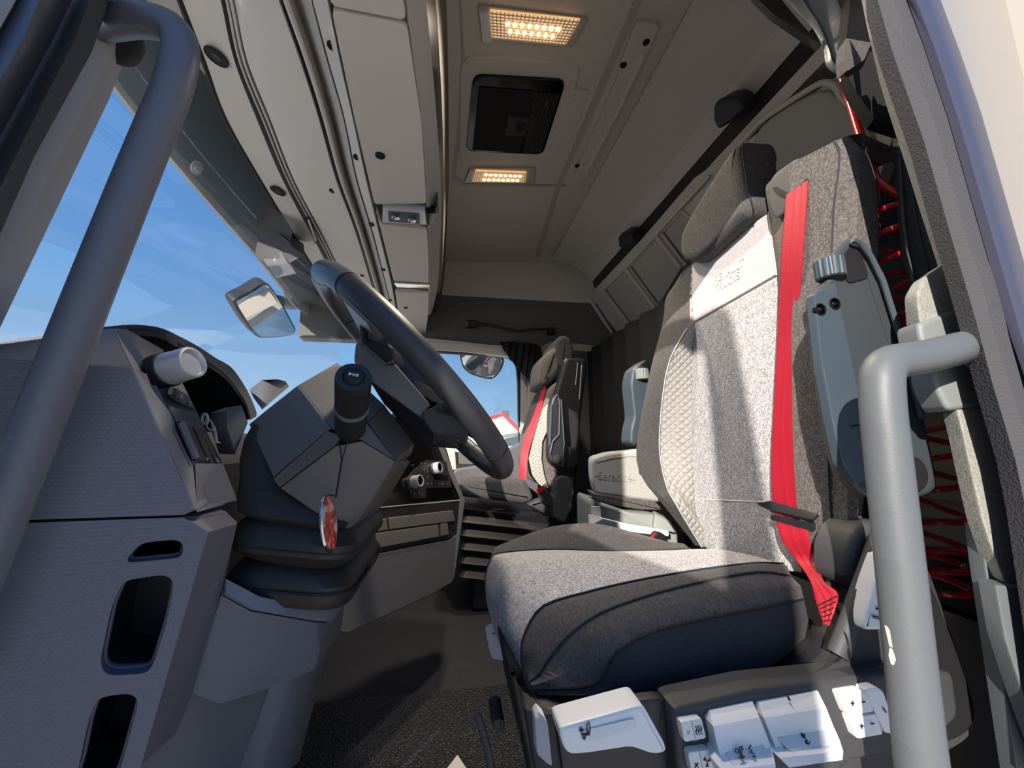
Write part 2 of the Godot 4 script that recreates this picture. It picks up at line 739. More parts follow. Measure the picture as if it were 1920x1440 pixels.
func shell():
	struct("floor", span(V(-1.0, -0.06, -2.55), V(1.85, 0, -0.34)), M.floor)
	# roof, rising a little to the rear
	struct("ceiling", slab([V(-1.0, 1.847, -0.34), V(1.9, 2.048, -0.34), V(1.9, 2.048, -2.6), V(-1.0, 1.847, -2.6)], V(0, 0.07, 0)), M.roof)
	# rear wall of the sleeping compartment
	struct("wall_rear", span(V(1.78, 0, -2.55), V(1.85, 2.05, -0.34)), M.trim_dark)
	# passenger side: below the glass, header, and behind the glass
	struct("wall_right", span(V(-0.95, 0, -2.58), V(0.47, 0.66, -2.46)), M.trim_dark)
	part_struct("wall_right", span(V(0.44, 0, -2.56), V(1.85, 1.36, -2.46)))
	part_struct("wall_right", span(V(-0.95, 1.36, -2.56), V(1.85, 1.685, -2.46)))
	# pale cove between the roof and the dark side panel
	struct("trim_1", slab([V(-0.109,1.683,-2.45), V(0.826,1.682,-2.45), V(0.989,1.687,-2.45), V(0.985,2.021,-2.45), V(-0.085,1.946,-2.45)], V(0, 0, -0.1)), M.trim)
	struct("trim_2", strip([[V(-0.183,1.376,-2.42),V(0.06,1.361,-2.42),V(0.319,1.339,-2.42)], [V(-0.182,1.355,-2.42),V(0.06,1.34,-2.42),V(0.319,1.318,-2.42)]], V(0, 0, -0.06)), M.trim)
	struct("trim_3", strip([[V(-0.181,1.349,-2.41),V(0.06,1.344,-2.41),V(0.353,1.313,-2.41),V(0.459,1.278,-2.41)], [V(-0.179,1.301,-2.41),V(0.061,1.296,-2.41),V(0.353,1.274,-2.41),V(0.458,1.228,-2.41)]], V(0, 0, -0.05)), M.bead)
	struct("trim_4", slab(fillet([V(0.51,1.32,-2.4),V(0.64,1.383,-2.4),V(1.217,1.35,-2.4),V(1.215,1.317,-2.4),V(0.647,1.329,-2.4),V(0.521,1.292,-2.4)], 0.01, 2), V(0, 0, -0.06)), M.trim_mid)
	# window frame of the passenger door, and its glass
	var w := thing_struct("window_2", V(0.1, 0.66, -2.47))
	part("window_frame", slab(fillet([V(-0.308,1.327,-2.44),V(0.357,1.296,-2.44),V(0.432,1.266,-2.44),V(0.446,1.099,-2.44),V(0.45,0.554,-2.44),V(-0.276,0.561,-2.44)], 0.05, 4), V(0, 0, -0.05), 0.004, [fillet([V(-0.293,1.3,-2.44),V(0.34,1.281,-2.44),V(0.404,1.254,-2.44),V(0.417,1.098,-2.44),V(0.423,0.58,-2.44),V(-0.265,0.599,-2.44)], 0.05, 4)]), M.rubber, w)
	part("window_glass", slab([V(-0.319,1.361,-2.465),V(0.466,1.32,-2.465),V(0.461,0.519,-2.465),V(-0.284,0.528,-2.465)], V(0, 0, -0.004)), M.glass, w)
	struct("trim_5", slab([V(0.432,1.201,-2.42),V(0.467,1.202,-2.42),V(0.482,0.821,-2.42),V(0.454,0.727,-2.42),V(0.427,0.727,-2.42)], V(0, 0, -0.05), 0.006), M.pillar)
	struct("trim_6", slab([V(0.474,1.198,-2.4),V(0.573,1.166,-2.4),V(0.574,0.72,-2.4),V(0.471,0.72,-2.4)], V(0, 0, -0.05), 0.006), M.trim_mid)
	# passenger door below the glass
	struct("door_1", slab(fillet([V(0.302,0.655,-2.4),V(0.454,0.74,-2.4),V(0.54,0.74,-2.4),V(0.534,0.173,-2.4),V(0.018,0.191,-2.4),V(0.01,0.561,-2.4),V(0.171,0.585,-2.4)], 0.03, 3), V(0, 0, -0.07), 0.01), M.dash)
	# wall behind the driver, with the pillar in front of it, and the door header
	struct("wall_left", span(V(0.66, 0, -0.34), V(1.85, 2.05, -0.26)), M.trim_mid)
	struct("trim_7", span(V(-1.0, 1.74, -0.36), V(1.85, 2.05, -0.26)), M.trim_mid)
	struct("trim_19", span(V(-0.35, 1.36, -0.37), V(0.62, 1.76, -0.33), 0.01), M.trim_mid)
	# bulkhead under the windscreen
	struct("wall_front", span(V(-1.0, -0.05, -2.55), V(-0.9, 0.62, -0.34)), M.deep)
	# floor covering
	solo("floor_mat", slab(fillet([V(-0.55, 0.012, -0.42), V(0.42, 0.012, -0.42), V(0.42, 0.012, -1.25), V(-0.55, 0.012, -1.25)], 0.05, 4), V(0, -0.012, 0), 0.004), M.mat, "black pebbled rubber mat on the floor in front of the driver's seat", "floor mat")
	solo("paper", slab([V(0.005,0.022,-0.96),V(0.028,0.022,-0.993),V(0.046,0.022,-0.954),V(0.051,0.022,-0.913),V(-0.014,0.022,-0.923)], V(0, -0.002, 0)), M.white, "corner of a white sheet of paper lying on the floor mat", "paper")
	# windscreen
	var ws := thing_struct("window_1", V(-0.95, 0.7, -1.4))
	var rows := []
	for i in 13:
		var f := i / 12.0
		var z := lerpf(-0.36, -2.5, f)
		var bow := 0.16 * (1.0 - pow(absf(f * 2.0 - 1.0), 2.4))
		rows.append([V(-0.86 - bow, 0.55, z), V(-0.80 - bow, 0.9, z), V(-0.73 - bow, 1.25, z), V(-0.645 - bow, 1.62, z)])
	part("windscreen_glass", strip(rows, V(-0.005, 0, 0)), M.glass, ws)

func part_struct(called: String, st):
	struct(called, st, M.trim_dark)

func thing_struct(called: String, at: Vector3) -> Node3D:
	var o := Node3D.new()
	o.name = called
	add_child(o, true)
	o.position = at
	org[o] = at
	o.set_meta("kind", "structure")
	return o


func line(k: String) -> Array:
	match k:
		"La": return [V(-0.533,1.6,-0.644),V(-0.557,1.6,-0.74),V(-0.589,1.6,-0.872),V(-0.633,1.6,-1.045),V(-0.66,1.6,-1.304),V(-0.688,1.6,-1.652),V(-0.736,1.6,-2.239),V(-0.783,1.6,-2.717)]
		"Lb": return [V(-0.441,1.575,-0.614),V(-0.467,1.575,-0.707),V(-0.508,1.575,-0.837),V(-0.537,1.575,-1.004),V(-0.573,1.575,-1.257),V(-0.599,1.575,-1.594),V(-0.642,1.575,-2.164),V(-0.675,1.575,-2.627)]
		"Lbb": return [V(-0.437,1.585,-0.619),V(-0.462,1.585,-0.714),V(-0.504,1.585,-0.846),V(-0.529,1.585,-1.013),V(-0.564,1.585,-1.269),V(-0.586,1.585,-1.609),V(-0.625,1.585,-2.186),V(-0.662,1.585,-2.654)]
		"Lc": return [V(-0.404,1.545,-0.589),V(-0.425,1.545,-0.679),V(-0.462,1.545,-0.804),V(-0.483,1.545,-0.963),V(-0.516,1.545,-1.207),V(-0.533,1.545,-1.531),V(-0.568,1.545,-2.08),V(-0.597,1.545,-2.526)]
		"Ld": return [V(-0.387,1.52,-0.57),V(-0.401,1.52,-0.656),V(-0.424,1.52,-0.775),V(-0.439,1.52,-0.929),V(-0.477,1.52,-1.167),V(-0.501,1.52,-1.482),V(-0.543,1.52,-2.016),V(-0.572,1.52,-2.449)]
		"Le": return [V(-0.311,1.485,-0.536),V(-0.318,1.485,-0.618),V(-0.323,1.485,-0.729),V(-0.334,1.485,-0.876),V(-0.357,1.485,-1.1),V(-0.371,1.485,-1.401),V(-0.413,1.485,-1.911),V(-0.451,1.485,-2.327)]
		"Le2": return [V(-0.304,1.485,-0.535),V(-0.311,1.485,-0.617),V(-0.314,1.485,-0.728),V(-0.324,1.485,-0.874),V(-0.346,1.485,-1.099),V(-0.359,1.485,-1.399),V(-0.4,1.485,-1.909),V(-0.435,1.485,-2.324)]
		"Le3": return [V(-0.293,1.48,-0.53),V(-0.296,1.48,-0.611),V(-0.299,1.48,-0.721),V(-0.309,1.48,-0.866),V(-0.331,1.48,-1.089),V(-0.345,1.48,-1.388),V(-0.382,1.48,-1.895),V(-0.417,1.48,-2.307)]
		"Lf": return [V(-0.304,1.53,-0.564),V(-0.31,1.53,-0.65),V(-0.312,1.53,-0.767),V(-0.323,1.53,-0.922),V(-0.344,1.53,-1.16),V(-0.359,1.53,-1.478),V(-0.396,1.53,-2.017),V(-0.431,1.53,-2.456)]
		"Lg": return [V(-0.245,1.45,-0.504),V(-0.25,1.45,-0.581),V(-0.257,1.45,-0.688),V(-0.263,1.45,-0.827),V(-0.285,1.45,-1.041),V(-0.298,1.45,-1.328),V(-0.329,1.45,-1.814),V(-0.358,1.45,-2.209)]
		"Lg2": return [V(-0.243,1.449,-0.503),V(-0.247,1.449,-0.58),V(-0.253,1.449,-0.686),V(-0.259,1.449,-0.825),V(-0.28,1.449,-1.039),V(-0.292,1.449,-1.325),V(-0.324,1.449,-1.811),V(-0.351,1.449,-2.205)]
		"Lh": return [V(-0.213,1.43,-0.486),V(-0.217,1.43,-0.561),V(-0.226,1.43,-0.665),V(-0.235,1.43,-0.801),V(-0.25,1.43,-1.009),V(-0.266,1.43,-1.288),V(-0.293,1.43,-1.76),V(-0.327,1.43,-2.145)]
		"Li": return [V(-0.097,1.42,-0.462),V(-0.088,1.42,-0.534),V(-0.086,1.42,-0.635),V(-0.082,1.42,-0.767),V(-0.085,1.42,-0.97),V(-0.093,1.42,-1.244),V(-0.118,1.42,-1.709),V(-0.148,1.42,-2.088)]
		"Lj": return [V(-0.07,1.45,-0.477),V(-0.061,1.45,-0.552),V(-0.056,1.45,-0.657),V(-0.052,1.45,-0.795),V(-0.05,1.45,-1.005),V(-0.058,1.45,-1.291),V(-0.087,1.45,-1.777),V(-0.139,1.45,-2.175)]
		"Lk": return [V(-0.062,1.56,-0.546),V(-0.051,1.56,-0.632),V(-0.047,1.56,-0.753),V(-0.045,1.56,-0.912),V(-0.047,1.56,-1.155),V(-0.056,1.56,-1.484),V(-0.083,1.56,-2.042),V(-0.135,1.56,-2.5)]
		"Ll": return [V(-0.048,1.9,-0.761),V(-0.044,1.9,-0.884),V(-0.041,1.9,-1.054),V(-0.041,1.9,-1.278),V(-0.044,1.9,-1.619),V(-0.061,1.9,-2.082),V(-0.089,1.9,-2.864),V(-0.106,1.9,-3.498)]
	return []


func disc(c: Vector3, n: Vector3, r: float, h := 0.004, squash := 1.0) -> Array:
	return lathe([[r * 0.9, 0], [r, h * 0.4], [r * 0.94, h], [r * 0.2, h]], c, n, 16)

func recess(p: Vector3, n: Vector3, r: float, owner_node: Node):
	var q := part("screw_recess", lathe([[r * 1.1, -0.002], [r * 1.08, 0.001], [r, 0.0014], [r * 0.98, 0.0002], [r * 0.1, 0.0002]], p, n, 20), M.deep, owner_node)
	part("screw", lathe([[r * 0.45, 0.0001], [r * 0.42, 0.0009], [r * 0.2, 0.0009], [r * 0.16, 0.0004], [0.0002, 0.0004]], p, n, 14), M.screw, q)

func overhead():
	var up := V(0, 0.03, 0)
	var down := V(0, -1, 0)
	var h := thing("overhead_console", "grey overhead console with storage lids above the windscreen", "console", V(-0.3, 1.42, -1.4))
	part("header_trim", strip([smooth(line("La"), 4), smooth(line("Lb"), 4)], up), M.trim, h)
	part("glass_seal", tube(moved(smooth(line("La"), 4), V(-0.006, 0.004, 0)), 0.007, 8), M.rubber, h)
	part("header_step", strip([smooth(line("Lb"), 4), smooth(line("Lbb"), 4), smooth(line("Lc"), 4)], V(-0.01, 0.02, 0)), M.trim_dark, h)
	for k in 2:
		part("track_strip", tube(moved(lerp_rows(smooth(line("Lbb"), 4), smooth(line("Lc"), 4), 0.25 + 0.5 * k), V(0, -0.006, 0)), 0.0035, 6), M.trim, h)
	part("visor_panel", strip([smooth(line("Lc"), 4), smooth(line("Ld"), 4), smooth(line("Le"), 4)], up), M.trim, h)
	part("seam_strip", strip([moved(smooth(line("Le"), 4), V(0, 0.008, 0)), moved(smooth(line("Le2"), 4), V(0, 0.008, 0))], up), M.black, h)
	part("roll_edge", tube(lerp_rows(smooth(line("Le2"), 4), smooth(line("Le3"), 4), 0.5), 0.006, 8), M.trim, h)
	part("shadow_gap", strip([smooth(line("Le3"), 4), smooth(line("Lf"), 4), smooth(line("Lg"), 4)], up), M.trim_mid, h)
	part("console_rail", strip([smooth(line("Lg2"), 4), smooth(line("Lh"), 4)], up), M.trim, h)
	part("base_panel", strip([moved(smooth(line("Lg"), 4), V(0, 0.006, 0)), moved(smooth(line("Li"), 4), V(0, 0.007, 0))], up), M.trim_dark, h)
	part("console_edge", strip([smooth(line("Li"), 4), lerp_rows(smooth(line("Li"), 4), smooth(line("Lj"), 4), 0.5), smooth(line("Lj"), 4)], V(-0.02, 0.03, 0)), M.trim_mid, h)
	part("gloss_band", strip([smooth(line("Lj"), 4), smooth(line("Lk"), 4)], V(-0.03, 0, 0)), M.gloss, h)
	part("rear_face", strip([smooth(line("Lk"), 4), smooth(line("Ll"), 4)], V(-0.03, 0, 0)), M.trim_dark, h)
	for s in [[V(-0.207,1.42,-0.479),V(-0.098,1.42,-0.462),V(-0.092,1.42,-0.566),V(-0.211,1.42,-0.562)], [V(-0.212,1.42,-0.568),V(-0.092,1.42,-0.572),V(-0.083,1.42,-0.771),V(-0.091,1.42,-1.07),V(-0.245,1.42,-1.097),V(-0.228,1.42,-0.789)], [V(-0.247,1.42,-1.132),V(-0.241,1.42,-1.208),V(-0.099,1.42,-1.211),V(-0.104,1.42,-1.399),V(-0.119,1.42,-1.655),V(-0.27,1.42,-1.655)], [V(-0.282,1.42,-1.785),V(-0.126,1.42,-1.768),V(-0.148,1.42,-2.088),V(-0.188,1.42,-2.478),V(-0.339,1.42,-2.452)]]:
		part("lid", slab(fillet(s, 0.012, 3), V(0, 0.02, 0), 0.002), M.trim, h)
	for s in [[V(-0.271,1.412,-1.66),V(-0.115,1.412,-1.659),V(-0.121,1.412,-1.696),V(-0.263,1.412,-1.706)]]:
		part("lid_handle", slab(s, V(0, 0.02, 0), 0.002), M.chrome, h)
	# pair of little reading spots in a bright frame
	var sp := part("spot_frame", slab(fillet([V(-0.222,1.41,-1.102),V(-0.096,1.41,-1.096),V(-0.097,1.41,-1.169),V(-0.235,1.41,-1.175)], 0.006, 2), V(0, 0.03, 0), 0.002), M.silver, h)
	part("spot_field", slab([V(-0.207,1.408,-1.11),V(-0.115,1.408,-1.107),V(-0.118,1.408,-1.163),V(-0.214,1.408,-1.165)], V(0, 0.01, 0), 0.001), M.slate, sp)
	for p in [V(-0.187,1.406,-1.129), V(-0.139,1.406,-1.136)]:
		part("spot_lens", lathe([[0.012, 0], [0.0125, -0.004], [0.010, -0.005], [0.008, -0.002], [0.001, -0.0035]], p, V(0, 1, 0), 18), M.chrome, sp)
	part("end_block", slab(fillet([V(-0.092,1.405,-1.09),V(-0.073,1.405,-1.087),V(-0.059,1.405,-1.038),V(-0.057,1.405,-1.09),V(-0.083,1.405,-1.165),V(-0.097,1.405,-1.16)], 0.004, 2), V(0, 0.04, 0), 0.002), M.gloss, h)
	part("end_handle", slab(fillet([V(-0.078,1.612,-1.515),V(-0.078,1.833,-1.884),V(-0.078,1.761,-1.96),V(-0.078,1.591,-1.67)], 0.01, 2), V(-0.02, 0, 0)), M.gloss, h)
	for p in [V(-0.544,1.586,-0.84), V(-0.612,1.582,-1.319)]:
		recess(p + V(-0.004, -0.004, 0), V(-0.25, -1, 0), 0.022, h)
	for p in [V(-0.384,1.492,-1.159), V(-0.432,1.492,-1.785)]:
		recess(p, down, 0.01, h)
	for p in [V(-0.233,1.438,-0.644), V(-0.256,1.438,-0.929), V(-0.282,1.438,-1.241), V(-0.303,1.438,-1.587), V(-0.329,1.438,-1.944)]:
		recess(p, down, 0.009, h)
	for p in [V(-0.192,1.419,-0.89), V(-0.257,1.419,-1.991)]:
		recess(p, down, 0.011, h)
	part("header_handle", slab([V(-0.554,1.535,-1.409),V(-0.538,1.535,-1.407),V(-0.568,1.535,-1.586),V(-0.581,1.535,-1.588)], V(0, 0.01, 0), 0.002), M.rubber, h)
	part("header_latch", slab([V(-0.546,1.53,-1.41),V(-0.541,1.53,-1.409),V(-0.563,1.53,-1.559),V(-0.572,1.53,-1.568)], V(0, 0.006, 0)), M.trim, h)

	# dark outside sun visor with its pale lower lip and one bolt
	var v := thing("sun_visor", "smoked outside sun visor seen through the top of the windscreen", "visor", V(-0.9, 1.5, -1.4))
	var lo := smooth([V(-0.9,1.696,-0.886),V(-0.9,1.646,-1.03),V(-0.9,1.611,-1.242),V(-0.9,1.588,-1.468),V(-0.9,1.562,-1.792),V(-0.9,1.524,-2.067),V(-0.9,1.491,-2.318),V(-0.9,1.607,-2.877),V(-0.9,1.854,-4.085)], 4)
	var li := smooth([V(-0.897,1.724,-0.89),V(-0.897,1.666,-1.041),V(-0.897,1.635,-1.259),V(-0.897,1.616,-1.494),V(-0.897,1.594,-1.828),V(-0.897,1.556,-2.106),V(-0.897,1.535,-2.367),V(-0.897,1.658,-2.932),V(-0.897,1.902,-4.11)], 4)
	var hi := []
	for q in li:
		hi.append(V(-0.70, q.y + 0.42, q.z * 0.98))
	part("smoked_panel", strip([li, lerp_rows(li, hi, 0.5), hi], V(-0.008, 0.004, 0)), visor_mat(), v)
	part("lower_lip", strip([lo, li], V(-0.012, 0, 0)), M.pillar, v)
	part("bolt", lathe([[0.022, 0], [0.022, 0.004], [0.017, 0.005], [0.012, 0.004], [0.009, 0.008], [0.001, 0.008]], V(-0.85,1.612,-1.281), V(0.9, -0.5, 0), 18), M.pillar, v)

	# camera housing behind the glass
	var cmr := thing("camera_housing", "grey sensor housing with a small window behind the upper windscreen", "sensor", V(-0.677,1.487,-1.53))
	part("upper_block", slab([V(-0.703,1.604,-1.5),V(-0.656,1.576,-1.48),V(-0.62,1.526,-1.48),V(-0.635,1.478,-1.5),V(-0.723,1.502,-1.54),V(-0.741,1.557,-1.54)], V(-0.05, 0.04, -0.01), 0.008), M.housing, cmr)
	part("lower_block", slab([V(-0.714,1.496,-1.52),V(-0.627,1.473,-1.48),V(-0.662,1.579,-1.69),V(-0.57,1.427,-1.48),V(-0.638,1.393,-1.5),V(-0.739,1.412,-1.55)], V(-0.05, 0.04, -0.01), 0.008), M.housing, cmr)
	part("lens_frame", slab([V(-0.732,1.405,-1.54),V(-0.634,1.393,-1.49),V(-0.601,1.354,-1.49),V(-0.691,1.353,-1.54)], V(-0.03, 0.05, -0.01), 0.004), M.dash, cmr)
	part("sensor_window", slab([V(-0.717,1.393,-1.535),V(-0.666,1.387,-1.51),V(-0.643,1.358,-1.515),V(-0.687,1.358,-1.535)], V(-0.01, 0.006, 0)), M.slate, cmr)
	part("label_plate", slab(fillet([V(-0.683,1.449,-1.515),V(-0.668,1.455,-1.51),V(-0.67,1.406,-1.515),V(-0.691,1.407,-1.52)], 0.005, 2), V(-0.01, 0.005, 0)), M.pillar_light, cmr)
	solo("inspection_sticker", slab([V(-0.87,1.481,-2.014),V(-0.87,1.49,-2.051),V(-0.87,1.503,-2.144),V(-0.87,1.472,-2.108),V(-0.87,1.459,-2.044)], V(-0.001, 0, 0)), M.white, "small pale sticker on the windscreen below the sensor housing", "sticker")

	# two ceiling lamps
	lamp("round", "larger lit ceiling lamp with two rows of warm lights, nearest the door", [V(0.041,1.911,-0.892),V(0.365,1.933,-0.894),V(0.344,1.932,-0.982),V(0.063,1.912,-0.986)], [V(0.047,1.911,-0.905),V(0.076,1.913,-0.906),V(0.091,1.914,-0.984),V(0.062,1.912,-0.985)], [V(0.076,1.905,-0.896),V(0.335,1.923,-0.894),V(0.314,1.922,-0.968),V(0.09,1.906,-0.969)], [[V(0.129,1.909,-0.921),V(0.279,1.919,-0.921)], [V(0.139,1.91,-0.942),V(0.267,1.919,-0.943)]], [8, 7])
	lamp("far", "smaller lit ceiling lamp behind the roof hatch, farther from the door", [V(0.046,1.911,-1.533),V(0.339,1.932,-1.518),V(0.358,1.933,-1.625),V(0.026,1.91,-1.629)], [V(0.051,1.912,-1.543),V(0.077,1.913,-1.544),V(0.065,1.913,-1.623),V(0.028,1.91,-1.622)], [V(0.075,1.905,-1.538),V(0.302,1.921,-1.537),V(0.309,1.922,-1.602),V(0.064,1.905,-1.613)], [[V(0.121,1.908,-1.555),V(0.276,1.919,-1.556)], [V(0.116,1.908,-1.588),V(0.269,1.919,-1.586)]], [8, 8])
	# roof hatch with a dark blind
	var r := thing("roof_hatch", "black rounded roof hatch with slatted blind between the ceiling lamps", "roof hatch", V(0.212,1.931,-1.248))
	part("surround", slab(fillet([V(-0.004,1.908,-1.073),V(0.025,1.91,-1.036),V(0.227,1.924,-1.029),V(0.392,1.935,-1.037),V(0.417,1.937,-1.459),V(0.09,1.914,-1.497),V(-0.001,1.908,-1.475)], 0.03, 4), V(0, 0.02, 0), 0.008, []), M.roof, r)
	part("hatch_frame", slab(fillet([V(0.039,1.903,-1.091),V(0.352,1.924,-1.082),V(0.352,1.924,-1.425),V(0.027,1.902,-1.427)], 0.035, 5), V(0, 0.02, 0), 0.004, []), M.gloss, r)
	part("blind", slab([V(0.061,1.904,-1.129),V(0.248,1.917,-1.129),V(0.251,1.917,-1.411),V(0.054,1.904,-1.413)], V(0, -0.003, 0), 0.001), M.deep, r)
	for k in 9:
		var f := (k + 0.5) / 9.0
		var a: Array = [V(0.256,1.918,-1.132),V(0.263,1.918,-1.416)]
		var b: Array = [V(0.343,1.924,-1.131),V(0.339,1.924,-1.411)]
		part("slat", slab([lerp(a[0], b[0], f - 0.035), lerp(a[0], b[0], f + 0.035), lerp(a[1], b[1], f + 0.035), lerp(a[1], b[1], f - 0.035)], V(0, -0.004, 0), 0.001), M.black, r)
	part("hatch_handle", slab([V(0.305,1.921,-1.171),V(0.313,1.922,-1.17),V(0.317,1.922,-1.208),V(0.308,1.921,-1.207)], V(0, -0.006, 0)), M.chrome, r)
	var sw := part("hatch_switch", slab([V(0.178,1.912,-1.234),V(0.254,1.918,-1.237),V(0.257,1.918,-1.325),V(0.174,1.912,-1.324)], V(0, -0.006, 0), 0.001), M.black, r)
	part("switch_window", slab([V(0.214,1.915,-1.257),V(0.247,1.917,-1.259),V(0.244,1.917,-1.303),V(0.212,1.915,-1.3)], V(0, -0.007, 0)), M.deep, sw)
	# screwed cover plate, long rails, grab rail
	var cp := thing("cover_plate", "pale screwed cover plate on the ceiling beside the roof hatch", "cover", V(0.415,1.945,-1.249))
	part("plate", slab(fillet([V(0.375,1.934,-1.116),V(0.448,1.939,-1.124),V(0.453,1.939,-1.395),V(0.373,1.934,-1.391)], 0.006, 2), V(0, 0.012, 0), 0.002), M.roof, cp)
	for p in [V(0.384,1.935,-1.175),V(0.444,1.939,-1.174),V(0.38,1.934,-1.331),V(0.443,1.939,-1.354)]:
		part("screw", lathe([[0.006, 0.004], [0.006, -0.002], [0.003, -0.003], [0.0005, -0.003]], p, V(0, 1, 0), 12), M.silver, cp)
	var rl := solo("ceiling_rail", slab([V(0.475,1.941,-0.835),V(0.499,1.943,-0.832),V(0.489,1.942,-1.674),V(0.549,1.946,-2.352),V(0.52,1.944,-2.353),V(0.47,1.941,-1.675)], V(0, 0.012, 0), 0.002), M.trim_mid, "long narrow grey rail running across the ceiling behind the roof hatch", "rail")
	var gr := thing("grab_rail", "grey moulded grab rail screwed to the ceiling beside the long rail", "handle", V(0.554,1.954,-1.162))
	part("rail_body", slab(fillet([V(0.505,1.935,-0.884),V(0.58,1.94,-0.885),V(0.59,1.941,-0.967),V(0.6,1.942,-1.522),V(0.582,1.94,-1.601),V(0.534,1.937,-1.585),V(0.528,1.937,-1.458),V(0.522,1.936,-1.046),V(0.512,1.936,-1.024)], 0.012, 3), V(0, 0.022, 0), 0.006), M.roof, gr)
	part("rail_ridge", tube([V(0.573,1.94,-0.969),V(0.581,1.94,-1.178),V(0.577,1.94,-1.513)], 0.008, 8), M.roof, gr)
	for p in [V(0.562,1.939,-0.935),V(0.523,1.936,-1.012),V(0.52,1.936,-1.479)]:
		recess(p, V(0.07, -1, 0), 0.01, gr)
	solo("ceiling_bow", strip([[V(-0.018,1.915,-0.842),V(-0.007,1.916,-0.916),V(0.002,1.916,-1.053),V(-0.007,1.916,-1.353),V(-0.028,1.914,-1.618),V(0.027,1.918,-1.659),V(0.515,1.952,-1.643)], [V(-0.011,1.915,-0.841),V(0,1.916,-0.916),V(0.01,1.917,-1.052),V(0.003,1.916,-1.352),V(-0.013,1.915,-1.599),V(0.031,1.918,-1.644),V(0.516,1.952,-1.627)]], V(0, -0.004, 0)), M.trim_mid, "raised bead edging the ceiling panel beside the overhead console", "trim")

	# mirrors outside
	var mf := thing("front_mirror", "rounded front mirror hanging outside the windscreen, left of the steering wheel", "mirror", V(-1.15,1.512,-2.444))
	var mo := fillet([V(-1.069,1.401,-1.961),V(-1.004,1.477,-2.004),V(-0.965,1.529,-2.02),V(-0.95,1.528,-2.057),V(-0.933,1.461,-2.202),V(-0.921,1.374,-2.361),V(-0.939,1.344,-2.362),V(-0.986,1.311,-2.298),V(-1.05,1.276,-2.199),V(-1.063,1.313,-2.109),V(-1.07,1.378,-1.994)], 0.03, 3)
	part("housing", slab(mo, V(-0.07, 0.05, -0.03), 0.008, [], 0.03), M.black, mf)
	part("mirror_glass", slab(moved(inset(mo, 0.012), V(0.006, -0.004, 0.003)), V(-0.004, 0.003, -0.001)), M.mirror, mf)
	part("arm", tube([V(-0.933,1.468,-2.189) + V(-0.03, 0.02, 0), V(-1.12,1.665,-2.755), V(-1,1.625,-2.513)], 0.035, 10), M.black, mf)
	var mp := thing("door_mirror", "rounded mirror outside the passenger door window", "mirror", V(0.208,1.339,-2.95))
	var mq := fillet([V(0.033,1.414,-2.93), V(0.205,1.401,-2.92), V(0.383,1.384,-2.93), V(0.384,1.339,-2.94), V(0.363,1.28,-2.97), V(0.311,1.219,-3), V(0.252,1.218,-3), V(0.128,1.249,-2.98), V(0.065,1.295,-2.96)], 0.03, 3)
	part("housing", slab(mq, V(0.02, 0.02, -0.08), 0.008, [], 0.03), M.black, mp)
	part("mirror_glass", slab(moved(inset(mq, 0.012), V(0, -0.002, 0.006)), V(0, 0, -0.004)), M.mirror, mp)
	part("arm", tube([V(0.117,1.414,-2.99), V(0.097,1.443,-2.9), V(0.057,1.412,-2.6)], 0.03, 8), M.black, mp)

func visor_mat() -> StandardMaterial3D:
	return mat("visor", c8(112, 124, 132), 0.3, 0.0, M.foil.normal_texture, 2.0, 0.1)

func lamp(_kind: String, label: String, bez: Array, side: Array, lens: Array, leds: Array, counts: Array):
	var o := thing("ceiling_lamp", label, "ceiling lamp", mid(bez), "lit ceiling lamps")
	part("bezel", slab(fillet(bez, 0.008, 2), V(0, 0.02, 0), 0.003), M.trim_mid, o)
	part("side_switch", slab(moved(side, V(0, -0.006, 0)), V(0, 0.01, 0), 0.001), M.white, o)
	part("lens", slab(moved(lens, V(0, -0.002, 0)), V(0, 0.008, 0), 0.002), M.lens, o)
	for e in 9:
		var f := (e + 0.5) / 9.0
		part("lens_rib", slab([lerp(lens[0], lens[3], f - 0.02) + V(0, -0.004, 0), lerp(lens[1], lens[2], f - 0.02) + V(0, -0.004, 0), lerp(lens[1], lens[2], f + 0.02) + V(0, -0.004, 0), lerp(lens[0], lens[3], f + 0.02) + V(0, -0.004, 0)], V(0, 0.004, 0)), M.lens_clear, o)
	for e in 22:
		var f := (e + 0.5) / 22.0
		var dv := V(0, -0.0035, 0)
		part("lens_rib", slab([lerp(lens[0], lens[1], f - 0.006) + dv, lerp(lens[0], lens[1], f + 0.006) + dv, lerp(lens[3], lens[2], f + 0.006) + dv, lerp(lens[3], lens[2], f - 0.006) + dv], V(0, 0.003, 0)), M.lens_clear, o)
	for row in 2:
		for k in counts[row]:
			var p: Vector3 = lerp(leds[row][0], leds[row][1], k / float(counts[row] - 1))
			part("led", lathe([[0.0055, 0.002], [0.005, -0.003], [0.003, -0.0055], [0.0003, -0.006]], p + V(0, -0.003, 0), V(0, 1, 0), 10), M.led, o)
	var l := SpotLight3D.new()
	l.name = "lamp_light"
	var a: Vector3 = lens[1] - lens[0]
	var b: Vector3 = lens[3] - lens[0]
	l.spot_angle = 58.0
	l.spot_angle_attenuation = 0.6
	l.spot_range = 6.0
	l.light_size = 0.05
	l.light_color = Color(1.0, 0.93, 0.82)
	l.light_energy = 0.9
	l.shadow_enabled = true
	add_child(l, true)
	var x := a.normalized()
	var zz := V(0, 1, 0)
	zz = (zz - x * zz.dot(x)).normalized()
	l.transform = Transform3D(Basis(x, zz.cross(x), zz), mid(lens) + V(0, -0.016, 0))


